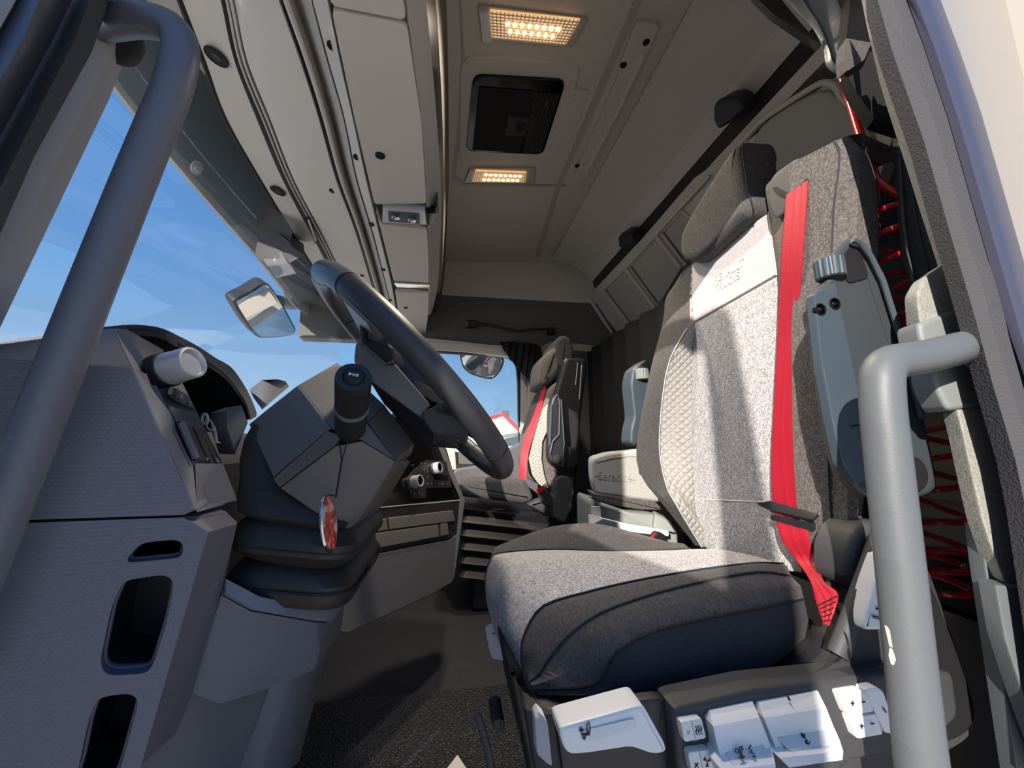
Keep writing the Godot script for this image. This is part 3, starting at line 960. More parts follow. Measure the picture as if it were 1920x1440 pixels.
func rear_bunk():
	var o := thing("upper_bunk", "pale folded-up upper bunk with panelled underside along the rear wall", "bunk", V(1.0, 1.4, -1.4))
	var z0 := -0.38
	var z1 := -2.36
	for s in [["roof_cove", [[0.64, 1.947], [0.75, 1.92], [0.861, 1.858]], M.roof], ["cream_band", [[0.861, 1.858], [0.915, 1.803]], M.trim], ["dark_rail", [[0.917, 1.798], [0.932, 1.745]], M.black], ["frame_top", [[0.926, 1.742], [0.944, 1.711]], M.trim]]:
		var rows := []
		for p in s[1]:
			rows.append([V(p[0], p[1], z0), V(p[0], p[1], -1.4), V(p[0], p[1], z1)])
		part(s[0], strip(rows, V(0.05, 0.03, 0)), s[2], o)
	part("bunk_panel", slab([V(0.931,1.718,-2.418),V(1.036,1.575,-2.442),V(1.106,1.479,-2.432),V(1.121,1.458,-2.398),V(1.167,1.395,-2.349),V(1.174,1.384,-2.296),V(1.162,1.402,-1.955),V(1.153,1.414,-0.816),V(1.059,1.543,-0.653),V(0.974,1.66,-0.692),V(0.912,1.745,-1.245)], V(0.06, 0.045, 0), 0.004), M.trim, o)
	for q in [[V(0.935,1.688,-2.22),V(0.937,1.685,-1.914),V(1.104,1.456,-1.91),V(1.113,1.443,-2.21)], [V(0.942,1.678,-1.872),V(0.935,1.688,-1.575),V(1.047,1.534,-1.569),V(1.1,1.461,-1.874)], [V(0.937,1.685,-1.532),V(0.934,1.688,-1.378),V(1.024,1.565,-1.327),V(1.043,1.539,-1.53)]]:
		var f := part("recess_panel", slab(moved(q, V(0.009, 0.0066, 0)), V(0.006, 0.004, 0), 0.0), M.trim_mid, o)
		for k in 4:
			part("edge_bar", tube([q[k] + V(0.008, 0.006, 0), q[(k + 1) % 4] + V(0.008, 0.006, 0)], 0.006, 6), M.trim if k < 2 else M.trim_dark, f)
	part("bar", tube([V(0.942,1.678,-1.912),V(1.104,1.456,-1.91)], 0.008, 6), M.bead, o)
	part("bar", tube([V(0.934,1.689,-1.573),V(1.043,1.539,-1.568)], 0.008, 6), M.bead, o)
	part("bar", tube([V(0.937,1.685,-1.914),V(0.928,1.698,-1.385),V(0.924,1.703,-1.171)], 0.007, 6), M.bead, o)
	part("mattress_cover", slab(fillet([V(0.929,1.696,-0.965),V(0.931,1.693,-0.884),V(0.956,1.659,-0.761),V(0.994,1.607,-0.743),V(1.07,1.503,-0.738),V(1.187,1.342,-0.852),V(1.043,1.539,-1.202)], 0.05, 4), V(0.02, 0.015, 0), 0.01), M.trim_mid, o)
	part("bead", tube(smooth([V(0.925,1.701,-1.06),V(0.923,1.704,-0.975),V(0.922,1.705,-0.934),V(0.928,1.698,-0.88),V(0.944,1.675,-0.779),V(0.952,1.664,-0.75),V(0.966,1.645,-0.737),V(0.981,1.625,-0.738),V(0.987,1.617,-0.741)], 4), 0.008, 8), M.bead, o)
	part("corner_plate", slab([V(0.981,1.625,-0.75),V(0.981,1.625,-0.716),V(1.018,1.574,-0.703),V(1.021,1.57,-0.743)], V(0.02, 0.015, 0), 0.002), M.bead, o)
	for c in [[[V(0.84,1.819,-0.981),V(0.84,1.818,-0.957),V(0.855,1.797,-0.922),V(0.87,1.777,-0.911),V(0.891,1.748,-0.913),V(0.884,1.758,-0.976),V(0.878,1.767,-1.017),V(0.858,1.793,-1.009)]], [[V(0.857,1.795,-1.757),V(0.857,1.795,-1.706),V(0.874,1.771,-1.662),V(0.905,1.728,-1.672),V(0.899,1.737,-1.764),V(0.879,1.764,-1.796)]]]:
		var cl := thing("bunk_clip", "black latch on the dark rail of the upper bunk, nearer the door" if c[0][0].z > -1.5 else "black latch on the dark rail of the upper bunk, nearer the passenger side", "latch", mid(c[0]), "latches on the bunk rail")
		part("latch_body", slab(fillet(moved(c[0], V(-0.03, -0.02, 0)), 0.012, 3), V(0.05, 0.035, 0), 0.008), M.black, cl)
	var g := thing("gas_strut", "thin grey gas strut below the passenger end of the bunk", "strut", V(0.919,1.584,-2.3))
	part("cylinder", tube([V(0.863,1.661,-2.3),V(0.995,1.457,-2.3)], 0.011, 10), M.pillar, g)
	part("rod", tube([V(0.995,1.457,-2.3),V(1.057,1.366,-2.3)], 0.005, 8), M.silver, g)
	# dark curtain across the sleeping compartment
	var rows := []
	for i in 3:
		var r := []
		for k in 40:
			var z := lerpf(-2.43, -1.1, k / 39.0)
			r.append(V(0.89 + 0.014 * sin(k * 1.3) * (1.0 if i < 2 else 1.3), 1.33 - 0.65 * i, z))
		rows.append(r)
	solo("sleeper_curtain", strip(rows, V(0.006, 0, 0)), M.curtain, "dark pleated curtain hanging across the sleeping area behind the seats", "curtain")


func rows2(a: Array, b: Array, t: Vector3) -> Array:
	return strip([a, b], t)

func dash():
	var d := thing("dashboard", "dark grey angular dashboard reaching from the door across to the passenger side", "dashboard", V(-0.35, 0, -1.2))
	# side towards the door
	part("side_panel", slab([V(-0.469,0.8,-0.419),V(-0.411,0.799,-0.437),V(-0.339,0.8,-0.458),V(-0.273,0.648,-0.478),V(-0.282,0.643,-0.475),V(-0.386,0.647,-0.444),V(-0.448,0.649,-0.426)], V(-0.02, 0, -0.05), 0.003), M.dash_weave, d)
	part("top_cap", slab([V(-0.475,0.801,-0.425),V(-0.412,0.8,-0.438),V(-0.34,0.801,-0.46),V(-0.426,0.863,-0.54),V(-0.454,0.864,-0.56),V(-0.542,0.855,-0.58),V(-0.572,0.849,-0.58),V(-0.627,0.833,-0.56)], V(-0.01, -0.03, -0.02), 0.003), M.cowl, d)
	part("edge_strip", slab([V(-0.339,0.8,-0.459),V(-0.426,0.863,-0.54),V(-0.418,0.865,-0.55),V(-0.346,0.757,-0.535),V(-0.294,0.647,-0.54),V(-0.273,0.647,-0.48)], V(-0.03, 0, -0.03), 0.003), M.dash_light, d)
	var sp := part("switch_panel", slab([V(-0.419,0.865,-0.551),V(-0.346,0.757,-0.536),V(-0.316,0.698,-0.541),V(-0.315,0.692,-0.6),V(-0.341,0.738,-0.6),V(-0.38,0.807,-0.6),V(-0.415,0.853,-0.61)], V(-0.03, 0, -0.03), 0.002), M.dash_soft, d)
	part("lip_block", hull([[V(-0.315,0.696,-0.54),V(-0.315,0.691,-0.6),V(-0.294,0.641,-0.605),V(-0.296,0.646,-0.545)], [V(-0.296,0.646,-0.545),V(-0.294,0.641,-0.605),V(-0.303,0.637,-0.62),V(-0.274,0.645,-0.483)], [V(-0.315,0.696,-0.54),V(-0.296,0.646,-0.545),V(-0.274,0.645,-0.483)], [V(-0.315,0.691,-0.6),V(-0.315,0.696,-0.54),V(-0.385,0.691,-0.66),V(-0.346,0.688,-0.66)], [V(-0.385,0.691,-0.66),V(-0.34,0.627,-0.6),V(-0.332,0.628,-0.68),V(-0.346,0.688,-0.66)]]), M.dash, d)
	var ax := V(1, 0.28, 0.25)
	var kb := V(-0.364,0.812,-0.545)
	part("knob_base", lathe([[0.0225, -0.01], [0.0225, 0.004], [0.02, 0.006]], kb, ax, 30), M.rubber, sp)
	var k := part("light_switch_knob", lathe([[0.019, 0.0], [0.021, 0.004], [0.021, 0.013], [0.0203, 0.014], [0.0205, 0.036], [0.0195, 0.038], [0.0168, 0.0385], [0.0160, 0.0345], [0.001, 0.0345]], kb, ax, 36), M.silver, sp)
	var sb := part("switch_bank", slab([V(-0.35,0.785,-0.53),V(-0.354,0.79,-0.55),V(-0.359,0.784,-0.585),V(-0.354,0.765,-0.595),V(-0.347,0.769,-0.555),V(-0.348,0.775,-0.532)], V(-0.006, 0, -0.006), 0.002), M.black, sp)
	for p in [V(-0.345,0.782,-0.528), V(-0.348,0.779,-0.552), V(-0.353,0.773,-0.578)]:
		part("switch_symbol", box(p, V(0.004, 0.006, 0.002)), M.pillar_light, sb)
	var s2 := part("switch_bank", slab([V(-0.33,0.746,-0.527),V(-0.335,0.744,-0.55),V(-0.336,0.737,-0.59),V(-0.314,0.694,-0.597),V(-0.315,0.69,-0.595),V(-0.312,0.698,-0.535)], V(-0.008, 0, -0.008), 0.002), M.black, sp)
	part("switch_ridge", tube([V(-0.325,0.744,-0.522), V(-0.308,0.701,-0.529)], 0.004, 8), M.dash, s2)
	part("switch_split", tube([V(-0.334,0.74,-0.56), V(-0.313,0.695,-0.565)], 0.0012, 6), M.deep, s2)
	part("switch_split", tube([V(-0.337,0.738,-0.578), V(-0.314,0.693,-0.583)], 0.0012, 6), M.deep, s2)
	for p in [V(-0.315,0.699,-0.562), V(-0.316,0.696,-0.585)]:
		part("switch_symbol", box(p, V(0.003, 0.004, 0.002)), M.pillar_light, s2)
	# hood over the instruments
	var lip := smooth([V(-0.45,0.866,-0.55),V(-0.428,0.877,-0.57),V(-0.423,0.885,-0.61),V(-0.424,0.884,-0.65),V(-0.431,0.882,-0.71),V(-0.436,0.875,-0.77),V(-0.439,0.868,-0.83),V(-0.428,0.838,-0.86),V(-0.415,0.808,-0.87),V(-0.408,0.782,-0.88)], 4)
	var inner := smooth([V(-0.44,0.864,-0.56),V(-0.433,0.873,-0.58),V(-0.429,0.88,-0.62),V(-0.424,0.874,-0.65),V(-0.428,0.869,-0.7),V(-0.429,0.859,-0.75),V(-0.431,0.848,-0.8),V(-0.424,0.825,-0.83),V(-0.41,0.798,-0.84),V(-0.405,0.773,-0.85)], 4)
	var front := []
	for v in lip:
		front.append(v + V(-0.28, -0.05, -0.03))
	part("instrument_hood", strip([inner, lip, front], V(0, -0.008, 0)), M.dash_soft, d)
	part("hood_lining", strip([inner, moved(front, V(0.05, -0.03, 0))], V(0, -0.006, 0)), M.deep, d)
	part("instrument_cluster", slab(moved([V(-0.474,0.881,-0.62),V(-0.525,0.911,-0.8),V(-0.54,0.897,-1),V(-0.477,0.796,-1),V(-0.401,0.691,-0.8),V(-0.366,0.679,-0.68),V(-0.395,0.773,-0.62)], V(-0.05, 0, -0.03)), V(-0.05, 0, 0)), M.deep, d)
	part("column_cover", slab([V(-0.349,0.769,-0.66),V(-0.338,0.78,-0.68),V(-0.326,0.752,-0.68),V(-0.33,0.702,-0.66),V(-0.342,0.744,-0.65)], V(-0.05, 0, -0.05), 0.003), M.dash_soft, d)
	part("dash_top", span(V(-0.92, 0.66, -2.45), V(-0.42, 0.74, -0.62), 0.02), M.dash_soft, d)
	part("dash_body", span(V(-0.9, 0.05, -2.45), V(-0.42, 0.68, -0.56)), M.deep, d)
	part("far_tray", hull([[V(-0.485,0.846,-1),V(-0.46,0.87,-1),V(-0.43,0.795,-0.95),V(-0.464,0.823,-0.98)], [V(-0.46,0.87,-1),V(-0.434,0.862,-0.98),V(-0.424,0.873,-1),V(-0.414,0.871,-1.02),V(-0.405,0.858,-1.02),V(-0.43,0.795,-0.95)], [V(-0.533,0.858,-1.1),V(-0.506,0.885,-1.1),V(-0.466,0.888,-1.1),V(-0.437,0.869,-1.1),V(-0.498,0.806,-1.1)], [V(-0.485,0.846,-1),V(-0.46,0.87,-1),V(-0.506,0.885,-1.1),V(-0.533,0.858,-1.1)], [V(-0.46,0.87,-1),V(-0.424,0.873,-1),V(-0.466,0.888,-1.1),V(-0.506,0.885,-1.1)]]), M.dash_soft, d)
	# lower side panel with three openings
	var h1 := fillet([V(-0.321,0.6,-0.464),V(-0.321,0.607,-0.464),V(-0.313,0.618,-0.466),V(-0.302,0.619,-0.47),V(-0.286,0.619,-0.474),V(-0.279,0.614,-0.476),V(-0.279,0.602,-0.476),V(-0.284,0.6,-0.475)], 0.006, 3)
	var h2 := fillet([V(-0.323,0.58,-0.463),V(-0.318,0.584,-0.465),V(-0.292,0.585,-0.472),V(-0.284,0.579,-0.475),V(-0.283,0.567,-0.475),V(-0.285,0.537,-0.474),V(-0.291,0.501,-0.473),V(-0.295,0.493,-0.472),V(-0.32,0.497,-0.464),V(-0.327,0.502,-0.462),V(-0.33,0.513,-0.461),V(-0.328,0.559,-0.462)], 0.006, 3)
	var h3 := fillet([V(-0.329,0.476,-0.461),V(-0.325,0.48,-0.463),V(-0.306,0.478,-0.468),V(-0.299,0.471,-0.47),V(-0.299,0.462,-0.47),V(-0.305,0.414,-0.468),V(-0.31,0.394,-0.467),V(-0.337,0.403,-0.459),V(-0.334,0.423,-0.46),V(-0.332,0.459,-0.46)], 0.006, 3)
	part("lower_panel", slab([V(-0.447,0.648,-0.426),V(-0.385,0.645,-0.444),V(-0.282,0.641,-0.476),V(-0.26,0.624,-0.482),V(-0.291,0.409,-0.473),V(-0.297,0.374,-0.471),V(-0.415,0.417,-0.436)], V(-0.012, 0, -0.022), 0.0, [h1, h2, h3]), M.dash_weave, d)
	for h in [h1, h2, h3]:
		var b := moved(inset(h, -0.003), V(-0.012, 0, -0.022))
		part("pocket", join(strip([b + [b[0]], moved(b + [b[0]], V(-0.025, 0, -0.07))], V(0.0005, 0, 0)), slab(moved(b, V(-0.025, 0, -0.07)), V(-0.003, 0, -0.004))), M.black, d)
		part("pocket_rim", tube(moved(h, V(-0.008, 0, -0.014)), 0.0022, 6, true), M.dash, d)
	part("lower_edge", slab([V(-0.283,0.641,-0.478),V(-0.259,0.624,-0.48),V(-0.292,0.408,-0.474),V(-0.295,0.399,-0.53),V(-0.295,0.429,-0.555),V(-0.278,0.557,-0.565),V(-0.271,0.618,-0.565),V(-0.281,0.634,-0.555),V(-0.28,0.638,-0.51)], V(-0.03, 0, -0.03), 0.004), M.dash, d)
	# pedestal under the column
	var ru := [V(-0.281,0.55,-0.57),V(-0.245,0.521,-0.585),V(-0.184,0.479,-0.645),V(-0.177,0.472,-0.67),V(-0.182,0.46,-0.77)]
	var rl := [V(-0.28,0.533,-0.565),V(-0.25,0.507,-0.578),V(-0.189,0.465,-0.637),V(-0.179,0.453,-0.662),V(-0.178,0.449,-0.765)]
	var pb := [V(-0.305,0.424,-0.565),V(-0.279,0.398,-0.583),V(-0.241,0.386,-0.63),V(-0.195,0.387,-0.665),V(-0.188,0.387,-0.77)]
	part("pedestal_rim", strip([moved(ru, V(-0.05, 0.004, -0.03)), moved(ru, V(0.002, 0.0, 0.004)), moved(rl, V(0.006, 0.002, 0.006)), rl], V(-0.012, -0.004, -0.012)), M.dash_light, d)
	part("pedestal", strip([moved(rl, V(-0.004, -0.003, -0.004)), lerp_rows(rl, pb, 0.6), pb, moved(pb, V(-0.05, -0.012, -0.06))], V(-0.02, 0, -0.02)), M.dash, d)
	part("pedestal_leg", strip([[V(-0.251,0.373,-0.655),V(-0.224,0.378,-0.665),V(-0.205,0.375,-0.7),V(-0.21,0.366,-0.8)], [V(-0.287,0.253,-0.66),V(-0.259,0.25,-0.66),V(-0.239,0.231,-0.7),V(-0.249,0.175,-0.8)]], V(-0.02, 0, -0.02)), M.dash, d)
	part("pedestal_side", strip([[V(-0.344,0.4,-0.58),V(-0.313,0.411,-0.59),V(-0.292,0.384,-0.61),V(-0.249,0.373,-0.66)], [V(-0.383,0.277,-0.58),V(-0.337,0.295,-0.59),V(-0.305,0.268,-0.62),V(-0.285,0.243,-0.665)]], V(-0.02, 0, -0.02)), M.dash_soft, d)
	# centre panel turned to the driver
	part("control_panel", slab([V(-0.262,0.669,-0.993),V(-0.217,0.764,-1.113),V(-0.133,0.827,-1.288),V(-0.019,0.697,-1.437),V(0.039,0.516,-1.464),V(-0.196,0.556,-1.063),V(-0.249,0.559,-0.971)], V(-0.04, 0, -0.03), 0.003), M.gloss, d)
	part("panel_edge", slab([V(-0.091,0.83,-1.365),V(-0.022,0.69,-1.427),V(0.052,0.509,-1.483),V(0.018,0.291,-1.333),V(0.007,0.281,-1.308),V(-0.007,0.294,-1.29),V(0.02,0.479,-1.415),V(0.031,0.511,-1.448),V(-0.04,0.683,-1.393),V(-0.103,0.817,-1.338)], V(-0.03, 0, -0.03), 0.004), M.dash_light, d)
	part("trim_line", tube([V(-0.25,0.565,-0.972),V(-0.196,0.554,-1.063),V(0.031,0.514,-1.449)], 0.002, 6), M.silver, d)
	part("slot_frame", slab([V(-0.249,0.557,-0.97),V(-0.196,0.55,-1.062),V(0.03,0.508,-1.443),V(0.022,0.413,-1.389),V(-0.003,0.408,-1.343),V(-0.238,0.464,-0.951)], V(-0.03, 0, -0.03)), M.black, d)
	for q in [[V(-0.222,0.525,-1.004),V(-0.172,0.523,-1.093),V(-0.166,0.495,-1.091),V(-0.22,0.504,-0.999)], [V(-0.169,0.523,-1.098),V(0.002,0.49,-1.386),V(0.01,0.455,-1.386),V(-0.163,0.494,-1.096)], [V(-0.24,0.505,-0.965),V(-0.193,0.495,-1.044),V(-0.19,0.462,-1.036),V(-0.237,0.475,-0.957)], [V(-0.19,0.496,-1.049),V(-0.043,0.463,-1.297),V(-0.04,0.428,-1.287),V(-0.187,0.462,-1.041)], [V(-0.036,0.463,-1.308),V(-0.015,0.458,-1.344),V(-0.01,0.423,-1.337),V(-0.033,0.427,-1.298)]]:
		part("slot_cover", slab(moved(q, V(0.006, 0, 0.003)), V(-0.01, 0, -0.006), 0.002), M.trim_dark, d)
	part("lower_centre_panel", slab([V(-0.238,0.462,-0.95),V(-0.003,0.404,-1.342),V(0.023,0.409,-1.391),V(0.017,0.292,-1.33),V(0.005,0.28,-1.305),V(-0.045,0.283,-1.217),V(-0.212,0.315,-0.934),V(-0.245,0.347,-0.89)], V(-0.05, 0, -0.05), 0.005), M.dash_soft, d)
	for q in [[V(-0.115,0.602,-1.226), "heater_knob"], [V(-0.061,0.634,-1.335), "heater_knob"]]:
		var kn := part(q[1], lathe([[0.019, 0], [0.0195, 0.004], [0.0185, 0.026], [0.0175, 0.028], [0.0145, 0.028], [0.0135, 0.024], [0.0005, 0.024]], q[0], V(0.85, 0.2, 0.48), 26), M.silver, d)
		part("knob_face", lathe([[0.0138, 0.0], [0.0138, 0.001], [0.0005, 0.001]], q[0] + V(0.85, 0.2, 0.48) * 0.0242, V(0.85, 0.2, 0.48), 20), M.gloss, kn)
	var kp := part("button_panel", slab([V(-0.115,0.639,-1.241),V(-0.082,0.665,-1.311),V(-0.021,0.654,-1.414),V(0,0.564,-1.414),V(-0.08,0.578,-1.278),V(-0.08,0.549,-1.266),V(-0.115,0.555,-1.207),V(-0.134,0.611,-1.196)], V(0.002, 0, 0.001), 0.0), M.black, d)
	for p in [V(-0.079,0.591,-1.285),V(-0.067,0.588,-1.306),V(-0.054,0.586,-1.327),V(-0.045,0.584,-1.344),V(-0.033,0.582,-1.364),V(-0.015,0.58,-1.394),V(-0.079,0.611,-1.294),V(-0.099,0.656,-1.277),V(-0.089,0.654,-1.294),V(-0.09,0.631,-1.282),V(-0.08,0.628,-1.299),V(-0.111,0.57,-1.221),V(-0.099,0.566,-1.239),V(-0.091,0.562,-1.253),V(-0.121,0.652,-1.236),V(-0.071,0.642,-1.32)]:
		part("button_symbol", box(p + V(0.003, 0, 0.002), V(0.002, 0.004, 0.005)), M.pillar, kp)
	part("panel_screen", slab([V(-0.064,0.622,-1.325),V(-0.02,0.607,-1.398),V(-0.015,0.591,-1.398),V(-0.055,0.599,-1.332)], V(0.004, 0, 0.002)), M.gloss, kp)
	# key
	var key := thing("ignition_key", "small key with ring hanging beside the switch panel of the dashboard", "key", V(-0.349,0.743,-0.62))
	part("bow", tube(smooth([V(-0.352,0.761,-0.61), V(-0.341,0.756,-0.6), V(-0.347,0.746,-0.61), V(-0.353,0.75,-0.61)], 3, true), 0.002, 6, true), M.silver, key)
	part("ring", tube(smooth([V(-0.354,0.754,-0.62), V(-0.341,0.749,-0.61), V(-0.343,0.738,-0.62), V(-0.351,0.741,-0.62)], 4, true), 0.0012, 6, true), M.silver, key)
	part("blade", slab([V(-0.344,0.743,-0.62),V(-0.342,0.744,-0.62),V(-0.336,0.722,-0.62),V(-0.332,0.72,-0.62),V(-0.338,0.719,-0.62)], V(0, 0, -0.002)), M.silver, key)
	# pale pillar on the passenger side, between windscreen and door glass
	struct("trim_8", slab([V(-0.444,1.626,-2.43),V(-0.275,1.354,-2.43),V(-0.174,1.306,-2.43),V(-0.13,1.152,-2.43),V(0.004,0.819,-2.43),V(0.03,0.559,-2.43),V(-0.148,0.497,-2.43)], V(0, 0, -0.06), 0.008), M.trim)

func column():
	var o := thing("steering_column", "dark faceted steering column shroud between dashboard and steering wheel", "steering column", V(-0.2, 0.5, -0.74))
	var inw := V(0.0, -0.01, -0.18)
	part("upper_shell", join(slab([V(-0.321,0.749,-0.67),V(-0.302,0.768,-0.67),V(-0.25,0.812,-0.66),V(-0.171,0.741,-0.585),V(-0.176,0.738,-0.585),V(-0.249,0.672,-0.6)], inw, 0.003), slab([V(-0.251,0.812,-0.661),V(-0.216,0.867,-0.74),V(-0.205,0.861,-0.74),V(-0.114,0.783,-0.67),V(-0.127,0.75,-0.6),V(-0.155,0.731,-0.575),V(-0.171,0.741,-0.586)], V(0.0, -0.04, -0.1), 0.003)), M.cowl, o)
	part("side_facet", slab([V(-0.126,0.75,-0.6),V(-0.114,0.782,-0.67),V(-0.063,0.718,-0.67),V(-0.082,0.693,-0.6)], V(-0.02, -0.02, -0.16), 0.003), M.cowl_low, o)
	part("lower_shell", join(slab([V(-0.249,0.67,-0.6),V(-0.177,0.737,-0.586),V(-0.155,0.73,-0.576),V(-0.162,0.717,-0.575),V(-0.239,0.658,-0.598)], inw, 0.002), slab([V(-0.239,0.657,-0.598),V(-0.162,0.716,-0.575),V(-0.128,0.723,-0.582),V(-0.082,0.693,-0.6),V(-0.118,0.632,-0.63),V(-0.143,0.597,-0.64),V(-0.169,0.576,-0.64),V(-0.179,0.61,-0.61)], V(0, -0.01, -0.2), 0.004)), M.cowl_low, o)
	part("stalk_notch", slab([V(-0.129,0.724,-0.583),V(-0.154,0.73,-0.574),V(-0.127,0.749,-0.599),V(-0.083,0.694,-0.601)], V(-0.01, -0.01, -0.12)), M.cowl, o)
	# leather gaiter in folds
	var rings := []
	for q in [[0.500, -.222, .078], [0.512, -.222, .084], [0.530, -.222, .084], [0.543, -.222, .076], [0.549, -.222, .066], [0.556, -.222, .076], [0.568, -.222, .087], [0.585, -.222, .087], [0.598, -.223, .078], [0.605, -.224, .070], [0.613, -.228, .078], [0.632, -.240, .072], [0.655, -.262, .056], [0.685, -.282, .044], [0.715, -.292, .034], [0.745, -.298, .020]]:
		var r := []
		for c in [[-1, 1], [1, 1], [1, -1], [-1, -1]]:
			r.append(V(q[1] + c[0] * q[2], q[0] - c[0] * 0.012, -0.735 + c[1] * (q[2] + 0.058)))
		rings.append(fillet(r, 0.05, 5))
	part("gaiter", loft(rings), M.leather, o)
	for y in [0.575, 0.522]:
		var r := []
		for c in [[-1, 1], [1, 1], [1, -1], [-1, -1]]:
			r.append(V(-.222 + c[0] * 0.0865, y - c[0] * 0.012, -0.735 + c[1] * 0.1445))
		part("stitching", tube(fillet(r, 0.05, 5), 0.0016, 5, true), M.rubber, o)
	# stalk with horn button
	var s := thing("column_stalk", "thick black stalk with a horn button on its end", "stalk", V(-0.15,0.734,-0.6))
	var b: Vector3 = V(-0.149,0.734,-0.6)
	var e: Vector3 = V(-0.118,0.798,-0.475)
	var ax := (e - b).normalized()
	var ln := b.distance_to(e)
	part("stem", lathe([[0.021, -0.01], [0.021, ln * 0.45], [0.0205, ln * 0.5]], b, ax, 28), M.black, s)
	part("collar", lathe([[0.0215, ln * 0.48], [0.0222, ln * 0.50], [0.0222, ln * 0.52], [0.0215, ln * 0.54]], b, ax, 28), M.cowl, s)
	part("head", lathe([[0.0205, ln * 0.53], [0.0212, ln * 0.6], [0.0212, ln * 0.97], [0.0202, ln * 0.995], [0.0130, ln * 0.995], [0.0120, ln * 0.985], [0.001, ln * 0.985]], b, ax, 32), M.black, s)
	part("horn_button", lathe([[0.0115, ln * 0.98], [0.0115, ln * 1.0], [0.0104, ln * 1.02], [0.007, ln * 1.026], [0.0005, ln * 1.028]], b, ax, 28), M.rubber, s)
	var rt := V(1, 0, 0)
	rt = (rt - ax * rt.dot(ax)).normalized()
	var up := ax.cross(rt)
	if up.y < 0.0:
		up = -up
	var c := b + ax * (ln * 1.029)
	var icon := []
	for q in [[[-7, 3.6], [-4, 1.4], [-4, -0.6], [-7, -2.8]], [[-4, 1.4], [6, 1.4], [6, 0.2], [-4, 0.2]], [[5, 2.2], [6.5, 2.2], [6.5, -2.4], [5, -2.4]], [[-1.5, -1.4], [6, -1.4], [6, -2.4], [-1.5, -2.4]], [[-1.5, 0.4], [-0.5, 0.4], [-0.5, -2.4], [-1.5, -2.4]]]:
		var p := []
		for w in q:
			p.append(c + rt * w[0] * 0.0008 + up * w[1] * 0.0008)
		icon.append_array(slab(p, -ax * 0.001))
	part("horn_symbol", icon, M.white, s)
	# medallion on a thread
	var md := thing("medallion", "oval red and white printed medallion hanging from the column stalk on a thread", "medallion", V(-0.156,0.617,-0.55))
	var mc: Vector3 = V(-0.156,0.617,-0.55)
	var mn := V(1, 0.16, 0.02).normalized()
	var ma := V(0.16, -0.98, 0.0).normalized()
	ma = (ma - mn * ma.dot(mn)).normalized()
	ma = ma.rotated(mn, 0.0)
	var mb := mn.cross(ma)
	var oval := []
	var field := []
	for i in 36:
		var a := TAU * i / 36
		oval.append(mc + ma * cos(a) * 0.037 + mb * sin(a) * 0.028)
		field.append(mc + mn * 0.0024 + ma * cos(a) * 0.0335 + mb * sin(a) * 0.0245)
	part("metal_rim", slab(moved(oval, mn * 0.002), -mn * 0.004, 0.001, [], 0.001), M.chrome, md)
	part("printed_field", slab(field, -mn * 0.002), medal_mat(), md)
	part("thread", join(join(tube([V(-0.156,0.723,-0.572),V(-0.148,0.697,-0.56),V(-0.15,0.648,-0.55)], 0.0009, 5), tube([V(-0.145,0.723,-0.572),V(-0.147,0.697,-0.56),V(-0.149,0.648,-0.55)], 0.0009, 5)), tube([V(-0.151,0.651,-0.55), mc - ma * 0.036], 0.001, 5)), M.rubber, md)

func medal_mat() -> StandardMaterial3D:
	var im := Image.create(64, 64, false, Image.FORMAT_RGB8)
	var n := FastNoiseLite.new()
	n.seed = 4
	n.frequency = 0.07
	for y in 64:
		for x in 64:
			var v := n.get_noise_2d(x, y)
			var w := n.get_noise_2d(x + 300, y)
			var c := Color(0.95, 0.2, 0.14)
			if v > 0.18:
				c = Color(0.93, 0.82, 0.76)
			elif w > 0.3:
				c = Color(0.3, 0.5, 0.25)
			elif v < -0.28:
				c = Color(0.12, 0.05, 0.06)
			im.set_pixel(x, y, c)
	var m := mat("medal", Color.WHITE, 0.3, 0.0, null, 9.0)
	m.albedo_texture = ImageTexture.create_from_image(im)
	return m

